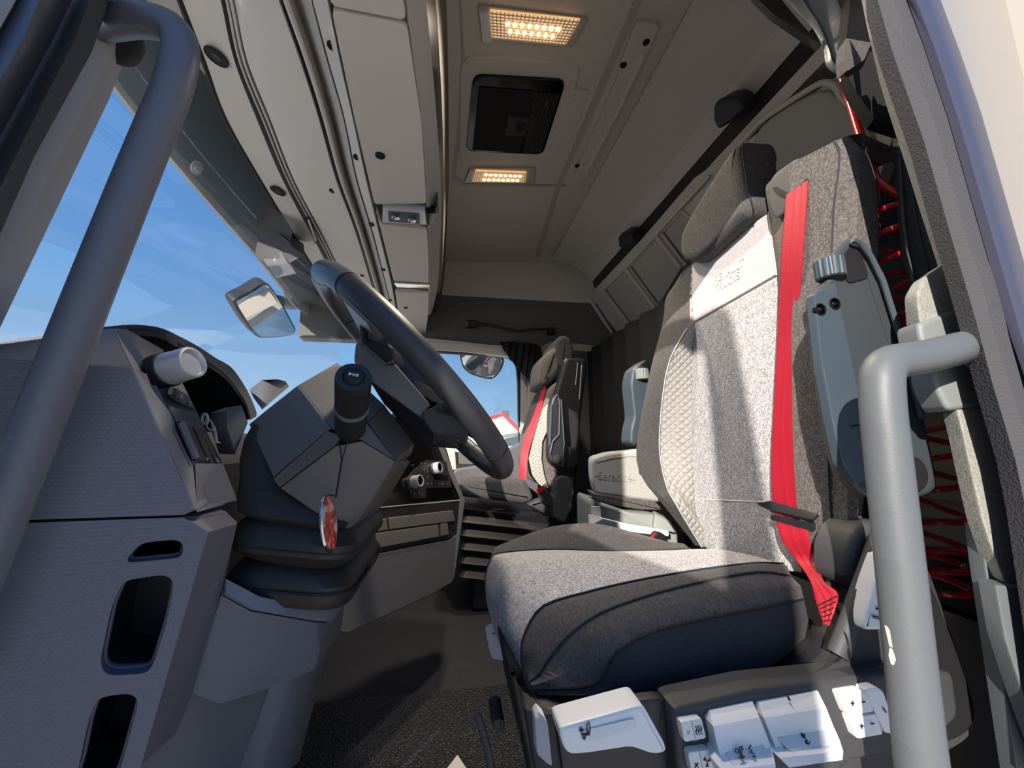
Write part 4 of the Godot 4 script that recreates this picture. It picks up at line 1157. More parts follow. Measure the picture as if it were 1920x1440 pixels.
func wheel():
	var o := thing("steering_wheel", "black steering wheel seen from its edge, with grey upper rim", "steering wheel", V(-0.074, 0.839, -0.74))
	var c := V(-0.0738, 0.8387, -0.74)
	var n := V(0.7138, 0.6959, -0.079).normalized()
	var e2 := (V(0, 0, 1) - n * n.z).normalized()
	var e1 := e2.cross(n)
	if e1.y < 0.0:
		e1 = -e1
	var R := 0.2352
	var pt := func(a: float, r: float, h: float) -> Vector3: return c + (e1 * cos(a) + e2 * sin(a)) * r + n * h
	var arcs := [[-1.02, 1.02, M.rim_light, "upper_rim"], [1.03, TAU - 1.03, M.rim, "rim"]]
	for q in arcs:
		var p := []
		for i in 61:
			p.append(pt.call(lerpf(q[0], q[1], i / 60.0), R, 0.0))
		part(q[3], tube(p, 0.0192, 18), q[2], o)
	for a in [0.42, 1.02, 2.5, -0.42, -1.02, -2.5]:
		part("rim_seam", tube([pt.call(a - 0.006, R, 0), pt.call(a + 0.006, R, 0)], 0.0196, 18), M.rubber, o)
	# hub with back cover
	part("back_cover", slab(fillet([V(-0.15,0.873,-0.6),V(-0.151,0.842,-0.6),V(-0.141,0.828,-0.595),V(-0.124,0.812,-0.59),V(-0.048,0.757,-0.575),V(-0.032,0.774,-0.575),V(-0.091,0.841,-0.585),V(-0.1,0.836,-0.585),V(-0.138,0.869,-0.595)], 0.006, 2), V(0.0, 0.0, -0.28), 0.004), M.cowl, o)
	part("hub_pad", slab(fillet([pt.call(0.9, 0.11, 0.01), pt.call(2.2, 0.11, 0.01), pt.call(-2.2, 0.11, 0.01), pt.call(-0.9, 0.11, 0.01)], 0.03, 4), n * -0.05, 0.008, [], 0.01), M.rim, o)
	part("column_neck", slab([V(-0.147,0.834,-0.66),V(-0.073,0.788,-0.65),V(-0.046,0.766,-0.64),V(-0.029,0.733,-0.64),V(0.001,0.736,-0.64),V(0.012,0.71,-0.65),V(-0.033,0.713,-0.66),V(-0.073,0.743,-0.67),V(-0.117,0.785,-0.68)], V(0, 0, -0.2), 0.004), M.black, o)
	for sgn in [1.0, -1.0]:
		var z := c.z
		var mir := func(p: Array) -> Array:
			if sgn > 0.0:
				return p
			var r := []
			for v in p:
				r.append(V(v.x, v.y, 2.0 * z - v.z))
			return r
		var up := [pt.call(1.05 * sgn, R - 0.004, 0.004), pt.call(1.32 * sgn, R - 0.004, 0.004), pt.call(1.45 * sgn, 0.10, -0.005), pt.call(0.75 * sgn, 0.10, -0.005)]
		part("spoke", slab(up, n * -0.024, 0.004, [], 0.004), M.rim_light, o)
		var lowp := [pt.call(2.05 * sgn, R - 0.004, 0.004), pt.call(2.35 * sgn, R - 0.004, 0.004), pt.call(2.6 * sgn, 0.08, -0.01), pt.call(1.75 * sgn, 0.09, -0.01)]
		part("spoke", slab(lowp, n * -0.02, 0.004, [], 0.004), M.rim, o)
		var pod := part("switch_pod", slab(mir.call(fillet([V(-0.141,0.908,-0.565),V(-0.13,0.907,-0.56),V(-0.101,0.875,-0.56),V(-0.095,0.86,-0.56),V(-0.087,0.856,-0.56),V(-0.087,0.836,-0.565),V(-0.099,0.833,-0.57),V(-0.131,0.861,-0.575),V(-0.138,0.868,-0.578)], 0.006, 2)), V(0, 0, -0.05 * sgn), 0.004), M.black, o)
		part("pod_edge", tube(mir.call([V(-0.13,0.861,-0.573),V(-0.098,0.833,-0.567),V(-0.087,0.836,-0.562)]), 0.002, 6), M.rim_light, pod)
		part("pod_rocker", slab(mir.call([V(-0.13,0.902,-0.558),V(-0.103,0.873,-0.557),V(-0.097,0.858,-0.557),V(-0.123,0.868,-0.56)]), V(0, 0, -0.01 * sgn), 0.002), M.rim, pod)
		part("pod_slot", slab(mir.call([V(-0.131,0.886,-0.562),V(-0.126,0.883,-0.561),V(-0.126,0.865,-0.566),V(-0.13,0.868,-0.567)]), V(0, 0, -0.012 * sgn)), M.deep, pod)
		var lev := part("lower_switch_pod", slab(mir.call(fillet([V(-0.047,0.763,-0.57),V(-0.025,0.773,-0.565),V(-0.017,0.781,-0.56),V(-0.003,0.768,-0.56),V(0.024,0.738,-0.555),V(0.021,0.717,-0.56),V(0.001,0.73,-0.57),V(-0.027,0.732,-0.575),V(-0.037,0.743,-0.575)], 0.006, 2)), V(0, 0, -0.05 * sgn), 0.004), M.seat_plastic, o)
		for k in 5:
			part("rib", slab(mir.call(moved([V(-0.026,0.767,-0.559),V(-0.024,0.768,-0.559),V(-0.021,0.764,-0.559),V(-0.023,0.762,-0.559)], V(k * 0.0045, -k * 0.0012, 0.001))), V(0, 0, -0.004 * sgn)), M.rubber, lev)


func symbol_bar(a: Vector3, b: Vector3, w: float, n: Vector3, m: Material, owner_node: Node):
	var d := (b - a).normalized()
	var s := d.cross(n).normalized() * w * 0.5
	part("symbol", slab([a - s, b - s, b + s, a + s], -n * 0.0012), m, owner_node)

func driver_seat():
	var o := thing("driver_seat", "grey and charcoal driver's seat beside the open door", "seat", V(0.4, 0, -0.72))
	# ---- cushion
	var T := [V(0.1,0.417,-0.555),V(0.099,0.441,-0.56),V(0.107,0.464,-0.565),V(0.133,0.491,-0.57),V(0.196,0.503,-0.575),V(0.274,0.515,-0.575),V(0.371,0.525,-0.575),V(0.472,0.531,-0.575),V(0.527,0.528,-0.575)]
	var K := [V(0.101,0.424,-0.52),V(0.113,0.44,-0.51),V(0.123,0.454,-0.51),V(0.149,0.479,-0.51),V(0.193,0.503,-0.51),V(0.263,0.521,-0.51),V(0.336,0.533,-0.51),V(0.424,0.542,-0.51),V(0.486,0.53,-0.52)]
	var L := [V(0.105,0.428,-0.5),V(0.128,0.436,-0.483),V(0.159,0.438,-0.478),V(0.181,0.448,-0.475),V(0.197,0.472,-0.475),V(0.25,0.493,-0.475),V(0.342,0.505,-0.475),V(0.408,0.51,-0.477),V(0.479,0.509,-0.495)]
	var B := [V(0.11,0.422,-0.5),V(0.131,0.428,-0.485),V(0.162,0.427,-0.48),V(0.182,0.425,-0.48),V(0.222,0.426,-0.48),V(0.277,0.429,-0.48),V(0.357,0.435,-0.48),V(0.414,0.438,-0.485),V(0.484,0.456,-0.505)]
	var KL := lerp_rows(K, L, 0.5)
	KL = moved(KL, V(0, 0.004, 0.006))
	var TK := moved(lerp_rows(T, K, 0.55), V(0, 0.007, 0.0))
	var s := 3
	part("near_bolster", strip([smooth(T, s), smooth(TK, s), smooth(K, s), smooth(KL, s), smooth(L, s)], V(0, -0.03, -0.02)), M.cloth_dark, o)
	var LB := moved(lerp_rows(L, B, 0.5), V(0, 0, 0.006))
	part("side_skirt", strip([smooth(L, s), smooth(LB, s), smooth(B, s), smooth(moved(B, V(0.01, -0.012, -0.05)), s)], V(0, 0.0, -0.03)), M.cloth_side, o)
	part("seam", tube(smooth(moved(K, V(0, 0.001, 0.0008)), s), 0.0014, 5), M.cloth_side, o)
	part("seam", tube(smooth(moved(L, V(0, 0.001, 0.001)), s), 0.0015, 5), M.deep, o)
	part("seam", tube(smooth(moved(T, V(0, 0.0015, 0)), s), 0.0018, 5), M.cloth_side, o)
	var F := [V(0.082,0.383,-0.79),V(0.072,0.419,-0.795),V(0.07,0.457,-0.8),V(0.079,0.488,-0.8),V(0.097,0.502,-0.8),V(0.202,0.505,-0.8),V(0.309,0.498,-0.8),V(0.407,0.494,-0.8),V(0.511,0.494,-0.8)]
	var rows := []
	for k in 7:
		var f := k / 6.0
		var r := lerp_rows(F, T, f)
		var lift := 0.010 * sin(PI * f)
		for i in r.size():
			r[i] += V(-lift * (1.0 if i < 3 else 0.25), lift * (0.2 if i < 3 else 0.9), 0)
		rows.append(smooth(r, s))
	part("cushion_centre", strip(rows, V(0.02, -0.035, 0)), M.cloth_mid, o)
	var FS := [V(0.106,0.389,-0.885),V(0.091,0.43,-0.88),V(0.091,0.457,-0.88),V(0.103,0.48,-0.89),V(0.126,0.497,-0.9),V(0.23,0.529,-0.9),V(0.339,0.532,-0.9),V(0.452,0.503,-0.9),V(0.548,0.476,-0.9)]
	var FM := moved(lerp_rows(F, FS, 0.5), V(-0.003, 0.008, 0))
	part("far_bolster", strip([smooth(F, s), smooth(FM, s), smooth(FS, s), smooth(moved(FS, V(0.02, -0.03, -0.05)), s), smooth(moved(FS, V(0.02, -0.11, -0.05)), s)], V(0.015, -0.03, 0.015)), M.cloth_dark, o)
	part("seam", tube(smooth(moved(F, V(0, 0.0015, 0)), s), 0.0016, 5), M.cloth_side, o)
	part("cross_seam", tube([V(0.421,0.496,-0.785), V(0.434,0.499,-0.735), V(0.457,0.5,-0.675)], 0.0013, 5), M.cloth_side, o)
	part("cushion_pan", span(V(0.13, 0.40, -0.93), V(0.56, 0.455, -0.50), 0.02), M.black, o)
	# ---- backrest
	part("backrest_panel", slab([V(0.592,1.016,-0.853),V(0.593,1.029,-0.597),V(0.583,0.844,-0.599),V(0.573,0.656,-0.606),V(0.569,0.569,-0.598),V(0.566,0.511,-0.583),V(0.564,0.49,-0.678),V(0.564,0.479,-0.805),V(0.565,0.493,-0.839),V(0.568,0.558,-0.864),V(0.577,0.724,-0.871),V(0.585,0.876,-0.865)], V(0.08, 0, 0), 0.004), M.cloth_mid, o)
	part("backrest_top_panel", slab([V(0.6,1.176,-0.85),V(0.6,1.168,-0.694),V(0.6,1.165,-0.607),V(0.596,1.092,-0.601),V(0.593,1.032,-0.597),V(0.592,1.02,-0.853),V(0.596,1.084,-0.857)], V(0.08, 0, 0), 0.004), M.cloth_light, o)
	part("light_seam", tube([V(0.57,0.589,-0.861),V(0.57,0.602,-0.741),V(0.571,0.614,-0.639)], 0.0009, 5), M.white, o)
	part("side_piping", tube(smooth([V(0.6,1.165,-0.606),V(0.596,1.092,-0.601),V(0.593,1.03,-0.597)], 4), 0.0015, 5), M.bead, o)
	var ru: Vector3 = V(0.595,1.07,-0.64) - V(0.595,1.069,-0.768)
	var uu := V(0.05, 1, 0)
	part("embossed_lettering", join(text_shape("RENAULT", 0.022, 0.0016, V(0.596,1.094,-0.721) + V(-0.0006, 0, 0), ru, uu), text_shape("TRUCKS", 0.022, 0.0016, V(0.595,1.072,-0.726) + V(-0.0006, 0, 0), ru, uu)), M.cloth_light, o)
	# far bolster of the backrest with the quilted wedge on its inner slope
	var R0 := [V(0.601,1.192,-0.84),V(0.6,1.173,-0.845),V(0.596,1.083,-0.853),V(0.592,1.012,-0.858),V(0.585,0.876,-0.863),V(0.577,0.724,-0.871),V(0.569,0.579,-0.87),V(0.567,0.529,-0.859),V(0.564,0.488,-0.814)]
	var QL := [V(0.601,1.195,-0.847), V(0.6,1.176,-0.852), V(0.596,1.087,-0.864), V(0.571,1.001,-0.843), V(0.526,0.903,-0.867), V(0.517,0.727,-0.908), V(0.512,0.626,-0.883), V(0.509,0.577,-0.833), V(0.564,0.487,-0.836)]
	var QS := [V(0.601,1.194,-0.838), V(0.599,1.157,-0.912), V(0.598,1.134,-0.974), V(0.574,1.049,-0.961), V(0.526,0.9,-0.963), V(0.516,0.705,-1.037), V(0.512,0.626,-1.003), V(0.509,0.572,-0.899), V(0.564,0.488,-0.871)]
	var QM := moved(lerp_rows(QL, QS, 0.5), V(-0.008, 0, 0))
	part("quilted_panel", strip([smooth(R0, s), smooth(moved(lerp_rows(R0, QL, 0.5), V(0.003, 0, 0)), s), smooth(QL, s)], V(0.02, 0, 0)), M.quilt, o)
	part("far_back_bolster", strip([smooth(QL, s), smooth(QM, s), smooth(QS, s), smooth(moved(QS, V(0.06, -0.01, -0.02)), s), smooth(moved(QS, V(0.16, -0.01, 0.02)), s)], V(0.02, 0, -0.012)), M.cloth_dark, o)
	part("white_stitching", tube(smooth(moved(QL.slice(3, 9), V(-0.002, 0, -0.001)), 5), 0.0012, 5), M.white, o)
	# near bolster and belt tower
	var C0 := [V(0.603,1.225,-0.607),V(0.602,1.211,-0.61),V(0.6,1.165,-0.606),V(0.596,1.092,-0.601),V(0.593,1.029,-0.596),V(0.583,0.844,-0.599),V(0.573,0.656,-0.606),V(0.569,0.569,-0.598),V(0.566,0.52,-0.586)]
	var E0 := [V(0.571,1.179,-0.447),V(0.57,1.16,-0.441),V(0.568,1.135,-0.442),V(0.565,1.081,-0.454),V(0.562,1.018,-0.463),V(0.554,0.871,-0.482),V(0.547,0.72,-0.495),V(0.542,0.629,-0.499),V(0.538,0.55,-0.495)]
	var H0 := moved(lerp_rows(C0, E0, 0.5), V(-0.016, 0.0, 0))
	var S0 := [V(0.617,1.189,-0.455), V(0.635,1.167,-0.45), V(0.634,1.126,-0.445), V(0.628,1.063,-0.445), V(0.625,1.005,-0.45), V(0.609,0.867,-0.46), V(0.577,0.72,-0.465), V(0.556,0.633,-0.47), V(0.535,0.557,-0.47)]
	var ES := moved(lerp_rows(E0, S0, 0.4), V(-0.004, 0.0, 0.012))
	var K0 := moved(S0, V(0.05, 0.0, -0.06))
	part("belt_tower", strip([smooth(C0, s), smooth(lerp_rows(C0, H0, 0.5), s), smooth(H0, s), smooth(E0, s), smooth(ES, s), smooth(S0, s), smooth(K0, s)], V(0.03, -0.006, -0.02)), M.cloth_tower, o)
	part("tower_cap", strip([[C0[0], H0[0], E0[0], ES[0], S0[0]], moved([C0[0], H0[0], E0[0], ES[0], S0[0]], V(0.03, 0.012, -0.004)), moved([C0[0], H0[0], E0[0], ES[0], S0[0]], V(0.10, 0.0, -0.01))], V(0, -0.02, 0)), M.cloth_tower, o)
	part("seam", tube(smooth(moved(E0, V(-0.001, 0, 0.001)), s), 0.0013, 5), M.cloth_side, o)
	part("back_shell", slab(fillet([V(0.60, 0.48, -0.53), V(0.68, 0.48, -0.53), V(0.685, 1.14, -0.53), V(0.62, 1.17, -0.53)], 0.03, 3), V(0, 0, -0.46), 0.01), M.black, o)
	part("belt_bezel", slab(fillet([V(0.571,1.196,-0.575),V(0.572,1.208,-0.557),V(0.572,1.204,-0.514),V(0.571,1.183,-0.484),V(0.57,1.163,-0.473),V(0.568,1.128,-0.476),V(0.567,1.116,-0.487),V(0.567,1.119,-0.501),V(0.567,1.113,-0.503),V(0.568,1.131,-0.539),V(0.567,1.116,-0.545),V(0.568,1.121,-0.563),V(0.569,1.144,-0.573)], 0.008, 3), V(0.03, 0, 0), 0.004), M.seat_plastic, o)
	part("belt_slot", slab(moved([V(0.571,1.182,-0.563),V(0.571,1.179,-0.554),V(0.569,1.15,-0.531),V(0.569,1.146,-0.514),V(0.569,1.151,-0.494),V(0.569,1.143,-0.491),V(0.568,1.137,-0.509),V(0.568,1.139,-0.53),V(0.569,1.158,-0.549)], V(-0.0015, 0, 0)), V(0.006, 0, 0)), M.deep, o)
	# headrest
	var hp := [V(0.567,1.214,-0.859),V(0.569,1.252,-0.856),V(0.571,1.28,-0.826),V(0.573,1.323,-0.727),V(0.575,1.351,-0.654),V(0.574,1.344,-0.634),V(0.572,1.299,-0.637),V(0.568,1.226,-0.629),V(0.565,1.166,-0.614),V(0.564,1.142,-0.774),V(0.565,1.158,-0.815),V(0.566,1.184,-0.846)]
	part("headrest", slab(fillet(hp, 0.03, 5), V(0.105, 0.006, 0), 0.024, [], 0.03), M.cloth_dark, o)
	part("headrest_groove", tube(moved([V(0.574,1.339,-0.638),V(0.572,1.3,-0.638),V(0.568,1.227,-0.63),V(0.565,1.172,-0.617)], V(0.012, 0, 0.002)), 0.0015, 5), M.deep, o)
	part("headrest_post", tube([V(0.598,1.136,-0.729) + V(0.05, -0.02, 0), V(0.565,1.167,-0.699) + V(0.05, 0, 0)], 0.008, 8), M.black, o)
	# ---- near armrest, folded up
	var arm := part("armrest", slab(fillet([V(0.508,0.978,-0.42),V(0.544,1.006,-0.42),V(0.559,1.001,-0.42),V(0.575,0.983,-0.42),V(0.592,0.947,-0.42),V(0.608,0.856,-0.42),V(0.62,0.748,-0.42),V(0.624,0.669,-0.42),V(0.615,0.655,-0.42),V(0.568,0.645,-0.42),V(0.521,0.65,-0.42),V(0.494,0.663,-0.42),V(0.478,0.686,-0.42),V(0.473,0.74,-0.42),V(0.469,0.815,-0.42),V(0.47,0.909,-0.42),V(0.474,0.92,-0.42),V(0.499,0.939,-0.42)], 0.02, 4), V(0.012, 0, -0.03), 0.008, [], 0.012), M.arm, o)
	part("arm_plate", slab(fillet([V(0.462,0.913,-0.412),V(0.498,0.93,-0.412),V(0.508,0.822,-0.412),V(0.513,0.747,-0.412),V(0.509,0.675,-0.412),V(0.488,0.67,-0.412),V(0.472,0.694,-0.412),V(0.466,0.746,-0.412),V(0.461,0.813,-0.412)], 0.004, 2), V(0, 0, -0.012), 0.002), M.slate, arm)
	part("arm_cavity", slab(fillet([V(0.522,0.971,-0.418),V(0.539,0.99,-0.419),V(0.55,0.989,-0.419),V(0.557,0.964,-0.419),V(0.56,0.944,-0.418),V(0.523,0.933,-0.418)], 0.008, 3), V(0, 0, -0.004)), M.black, arm)
	part("arm_edge", tube([V(0.533,0.993,-0.412),V(0.545,0.99,-0.412),V(0.559,0.972,-0.412),V(0.573,0.938,-0.412),V(0.589,0.852,-0.412),V(0.6,0.751,-0.412)], 0.0035, 8), M.slate, arm)
	part("arm_split", tube([V(0.491,0.74,-0.411),V(0.53,0.745,-0.411),V(0.559,0.748,-0.411)], 0.001, 5), M.deep, arm)
	part("thumbwheel", ribbed_wheel(V(0.491,0.941,-0.425), V(0.49,0.969,-0.425), V(0.489,0.947,-0.41)), M.slate, arm)
	for p in [V(0.468,0.891,-0.411),V(0.491,0.9,-0.411)]:
		part("screw_hole", lathe([[0.008, -0.004], [0.008, 0.0005], [0.0065, 0.0008], [0.006, -0.001], [0.0035, -0.001], [0.0025, 0.0004], [0.0003, 0.0004]], p, V(0, 0, 1), 18), M.screw, arm)
	part("pivot_cap", lathe([[0.022, -0.004], [0.022, 0.002], [0.020, 0.003], [0.001, 0.003]], V(0.58,0.681,-0.418), V(0, 0, 1), 26), M.black, arm)
	part("recliner_cap", slab(fillet([V(0.506,0.565,-0.45),V(0.514,0.59,-0.45),V(0.532,0.611,-0.45),V(0.558,0.619,-0.45),V(0.595,0.611,-0.45),V(0.611,0.56,-0.45),V(0.587,0.522,-0.45),V(0.508,0.533,-0.45)], 0.02, 4), V(0, 0, -0.05), 0.012), M.seat_plastic, o)
	# inner armrest, beyond the backrest
	var a2 := part("armrest", slab(fillet([V(0.519,0.895,-1.06),V(0.529,0.938,-1.06),V(0.549,0.954,-1.06),V(0.574,0.972,-1.06),V(0.589,0.943,-1.06),V(0.566,0.782,-1.06),V(0.532,0.708,-1.06),V(0.508,0.717,-1.06),V(0.514,0.763,-1.06),V(0.525,0.794,-1.06)], 0.012, 3), V(0, 0, -0.06), 0.008), M.slate, o)
	part("thumbwheel", ribbed_wheel(V(0.539,0.906,-1.06), V(0.539,0.938,-1.06), V(0.549,0.92,-1.05)), M.pillar_light, a2)
	# ---- base shroud and controls
	var w0 := [V(0.092,0.423,-0.5),V(0.135,0.409,-0.5),V(0.188,0.408,-0.5),V(0.274,0.412,-0.5),V(0.371,0.417,-0.5),V(0.447,0.425,-0.5),V(0.5,0.457,-0.5),V(0.52,0.511,-0.49),V(0.535,0.561,-0.48),V(0.546,0.598,-0.47),V(0.567,0.617,-0.46),V(0.606,0.61,-0.455),V(0.629,0.546,-0.45)]
	var w1 := [V(0.086,0.432,-0.46),V(0.114,0.434,-0.445),V(0.165,0.438,-0.44),V(0.241,0.444,-0.435),V(0.325,0.451,-0.43),V(0.393,0.454,-0.43),V(0.46,0.464,-0.435),V(0.499,0.494,-0.44),V(0.525,0.529,-0.44),V(0.546,0.553,-0.44),V(0.573,0.565,-0.44),V(0.603,0.55,-0.44),V(0.636,0.469,-0.44)]
	var w2 := [V(0.095,0.38,-0.45),V(0.121,0.343,-0.435),V(0.164,0.337,-0.43),V(0.233,0.329,-0.43),V(0.312,0.318,-0.43),V(0.375,0.315,-0.43),V(0.445,0.327,-0.43),V(0.494,0.333,-0.435),V(0.532,0.339,-0.435),V(0.571,0.345,-0.44),V(0.604,0.353,-0.44),V(0.634,0.364,-0.44),V(0.653,0.386,-0.44)]
	part("base_shroud", strip([smooth(moved(w0, V(0.004, -0.02, -0.01)), 3), smooth(w0, 3), smooth(lerp_rows(w0, w1, 0.5), 3), smooth(w1, 3), smooth(lerp_rows(w1, w2, 0.5), 3), smooth(w2, 3)], V(0, -0.008, -0.02)), M.seat_plastic, o)
	part("shroud_ridge", tube([V(0.459,0.47,-0.436),V(0.488,0.514,-0.436),V(0.522,0.568,-0.436),V(0.541,0.599,-0.436)], 0.011, 10), M.seat_plastic, o)
	part("wing_panel", slab(fillet([V(0.601,0.55,-0.43),V(0.625,0.47,-0.43),V(0.64,0.405,-0.43),V(0.637,0.384,-0.43),V(0.617,0.371,-0.43),V(0.563,0.362,-0.43),V(0.531,0.37,-0.43),V(0.563,0.543,-0.43)], 0.02, 3), V(0, 0, -0.02), 0.006), M.black, o)
	var cp := part("control_panel", slab(fillet([V(0.233,0.447,-0.415),V(0.332,0.456,-0.415),V(0.426,0.456,-0.415),V(0.527,0.459,-0.415),V(0.593,0.451,-0.415),V(0.591,0.404,-0.415),V(0.544,0.379,-0.415),V(0.436,0.375,-0.415),V(0.412,0.358,-0.415),V(0.235,0.364,-0.415)], 0.008, 2), V(0, 0, -0.035), 0.006), M.seat_plastic, o)
	part("lever_recess", slab(fillet([V(0.111,0.443,-0.432),V(0.23,0.448,-0.432),V(0.237,0.442,-0.432),V(0.239,0.38,-0.432),V(0.224,0.362,-0.432),V(0.121,0.369,-0.432)], 0.012, 3), V(0, 0, -0.012), 0.004), M.black, o)
	var n := V(0, 0, 1)
	var lv := part("tilt_lever", slab(fillet([V(0.106,0.45,-0.4),V(0.112,0.452,-0.4),V(0.19,0.463,-0.4),V(0.195,0.46,-0.4),V(0.211,0.432,-0.4),V(0.216,0.423,-0.4),V(0.214,0.418,-0.4),V(0.201,0.418,-0.4),V(0.179,0.427,-0.4),V(0.134,0.426,-0.4),V(0.116,0.427,-0.4),V(0.11,0.435,-0.4)], 0.006, 3), V(0, 0, -0.03), 0.003), M.white, o)
	part("lever_dent", slab(fillet([V(0.128,0.447,-0.399),V(0.183,0.453,-0.398),V(0.186,0.444,-0.399),V(0.139,0.437,-0.399),V(0.128,0.439,-0.399)], 0.004, 2), V(0, 0, -0.002)), M.white_button, lv)
	part("seat_symbol", join(join(slab(fillet([V(0.128,0.445,-0.398),V(0.137,0.445,-0.398),V(0.137,0.443,-0.398),V(0.129,0.443,-0.398)], 0.001, 2), V(0, 0, -0.001)), tube([V(0.134,0.446,-0.398),V(0.134,0.452,-0.398),V(0.136,0.455,-0.398),V(0.137,0.451,-0.398),V(0.137,0.446,-0.398),V(0.134,0.446,-0.398)], 0.0006, 5)), join(slab([V(0.126,0.448,-0.398),V(0.129,0.45,-0.398),V(0.131,0.448,-0.398),V(0.129,0.446,-0.398)], V(0, 0, -0.001)), slab([V(0.129,0.442,-0.398),V(0.133,0.442,-0.398),V(0.131,0.439,-0.398)], V(0, 0, -0.001)))), M.ink, lv)
	var fb := part("front_button", slab(fillet([V(0.091,0.438,-0.437),V(0.095,0.443,-0.437),V(0.099,0.444,-0.425),V(0.101,0.441,-0.42),V(0.105,0.404,-0.42),V(0.101,0.403,-0.425),V(0.093,0.404,-0.437)], 0.002, 2), V(0, 0, -0.015), 0.002), M.white, o)
	for q in [[[V(0.236,0.439,-0.407),V(0.26,0.44,-0.407),V(0.264,0.421,-0.407),V(0.239,0.42,-0.407)], "heat"], [[V(0.242,0.411,-0.407),V(0.267,0.411,-0.407),V(0.271,0.391,-0.407),V(0.245,0.391,-0.407)], "fan"]]:
		var bt := part("button", slab(fillet(q[0], 0.003, 2), V(0, 0, -0.012), 0.0015), M.white_button, cp)
		var p: Array = q[0]
		symbol_bar(lerp(p[0], p[1], 0.5) + n * 0.0005, lerp(p[3], p[2], 0.5) + n * 0.0005, 0.0008, n, M.pillar, bt)
		for k in 3:
			if q[1] == "heat":
				var c: Vector3 = lerp(lerp(p[0], p[1], 0.62 + 0.11 * k), lerp(p[3], p[2], 0.62 + 0.11 * k), 0.3) + n * 0.0006
				var e: Vector3 = lerp(lerp(p[0], p[1], 0.62 + 0.11 * k), lerp(p[3], p[2], 0.62 + 0.11 * k), 0.72) + n * 0.0006
				part("symbol", tube(smooth([c, lerp(c, e, 0.33) + V(0.001, 0, 0), lerp(c, e, 0.66) + V(-0.001, 0, 0), e], 3), 0.0005, 5), M.ink, bt)
			else:
				var c: Vector3 = lerp(lerp(p[0], p[1], 0.76), lerp(p[3], p[2], 0.76), 0.5) + n * 0.0006
				var a := TAU * k / 3.0
				part("symbol", slab([c, c + V(cos(a), sin(a), 0) * 0.005, c + V(cos(a + 0.7), sin(a + 0.7), 0) * 0.005], V(0, 0, -0.001)), M.ink, bt)
		if q[1] == "heat":
			part("symbol", box(lerp(lerp(p[0], p[1], 0.26), lerp(p[3], p[2], 0.26), 0.55) + n * 0.0005, V(0.002, 0.003, 0.0006)), M.trim_mid, bt)
		else:
			var c: Vector3 = lerp(lerp(p[0], p[1], 0.26), lerp(p[3], p[2], 0.26), 0.6) + n * 0.0006
			symbol_bar(c + V(-0.002, -0.002, 0), c + V(0.002, 0.002, 0), 0.001, n, M.ink, bt)
			symbol_bar(c + V(-0.002, 0.002, 0), c + V(0.002, -0.002, 0), 0.001, n, M.ink, bt)
	var b1 := part("damper_lever", strip([[V(0.273,0.442,-0.413),V(0.324,0.446,-0.413)], [V(0.268,0.436,-0.401),V(0.321,0.439,-0.401)], [V(0.271,0.421,-0.402),V(0.328,0.422,-0.402)], [V(0.271,0.412,-0.398),V(0.329,0.412,-0.398)], [V(0.263,0.409,-0.385),V(0.321,0.408,-0.385)], [V(0.265,0.4,-0.382),V(0.318,0.4,-0.382)]], V(0, 0, -0.02)), M.white, o)
	var b2 := part("slide_lever", strip([[V(0.33,0.445,-0.413),V(0.405,0.449,-0.413)], [V(0.326,0.438,-0.401),V(0.401,0.44,-0.401)], [V(0.332,0.423,-0.402),V(0.408,0.422,-0.402)], [V(0.333,0.413,-0.397),V(0.409,0.411,-0.397)], [V(0.327,0.412,-0.386),V(0.4,0.41,-0.386)], [V(0.335,0.404,-0.384),V(0.396,0.404,-0.384)]], V(0, 0, -0.02)), M.white, o)
	part("lever_pad", slab(fillet([V(0.279,0.414,-0.399),V(0.322,0.415,-0.399),V(0.318,0.408,-0.388),V(0.275,0.408,-0.384)], 0.003, 2), V(0, 0, -0.003)), M.white_button, b1)
	part("lever_pad", slab(fillet([V(0.337,0.42,-0.401),V(0.398,0.42,-0.401),V(0.396,0.41,-0.393),V(0.344,0.412,-0.39)], 0.003, 2), V(0, 0, -0.003)), M.white_button, b2)
	var tr := V(1, 0.14, 0)
	part("lettering", text_shape("OFF", 0.006, 0.0008, V(0.292,0.415,-0.397), tr, V(0.1, 1, 0)), M.ink, b1)
	part("damper_symbol", join(tube([V(0.306,0.417,-0.398),V(0.302,0.416,-0.396),V(0.304,0.415,-0.394),V(0.3,0.415,-0.393),V(0.304,0.414,-0.392),V(0.304,0.412,-0.39),V(0.301,0.413,-0.391)], 0.0006, 5), slab([V(0.289,0.415,-0.393),V(0.292,0.416,-0.393),V(0.291,0.414,-0.39),V(0.293,0.414,-0.39),V(0.289,0.413,-0.389),V(0.285,0.414,-0.389),V(0.288,0.414,-0.39)], V(0, 0, -0.001))), M.ink, b1)
	part("arrow_symbol", join(slab([V(0.365,0.419,-0.397),V(0.366,0.421,-0.399),V(0.37,0.42,-0.398),V(0.368,0.42,-0.397),V(0.368,0.418,-0.396),V(0.366,0.418,-0.396),V(0.366,0.419,-0.397)], V(0, 0, -0.001)), slab([V(0.366,0.416,-0.395),V(0.369,0.417,-0.396),V(0.37,0.415,-0.395),V(0.372,0.416,-0.395),V(0.368,0.414,-0.393),V(0.365,0.415,-0.394)], V(0, 0, -0.001))), M.ink, b2)
	part("notch_mark", slab([V(0.363,0.449,-0.41),V(0.365,0.45,-0.41),V(0.365,0.447,-0.407),V(0.363,0.447,-0.407)], V(0, 0, -0.001)), M.ink, b2)
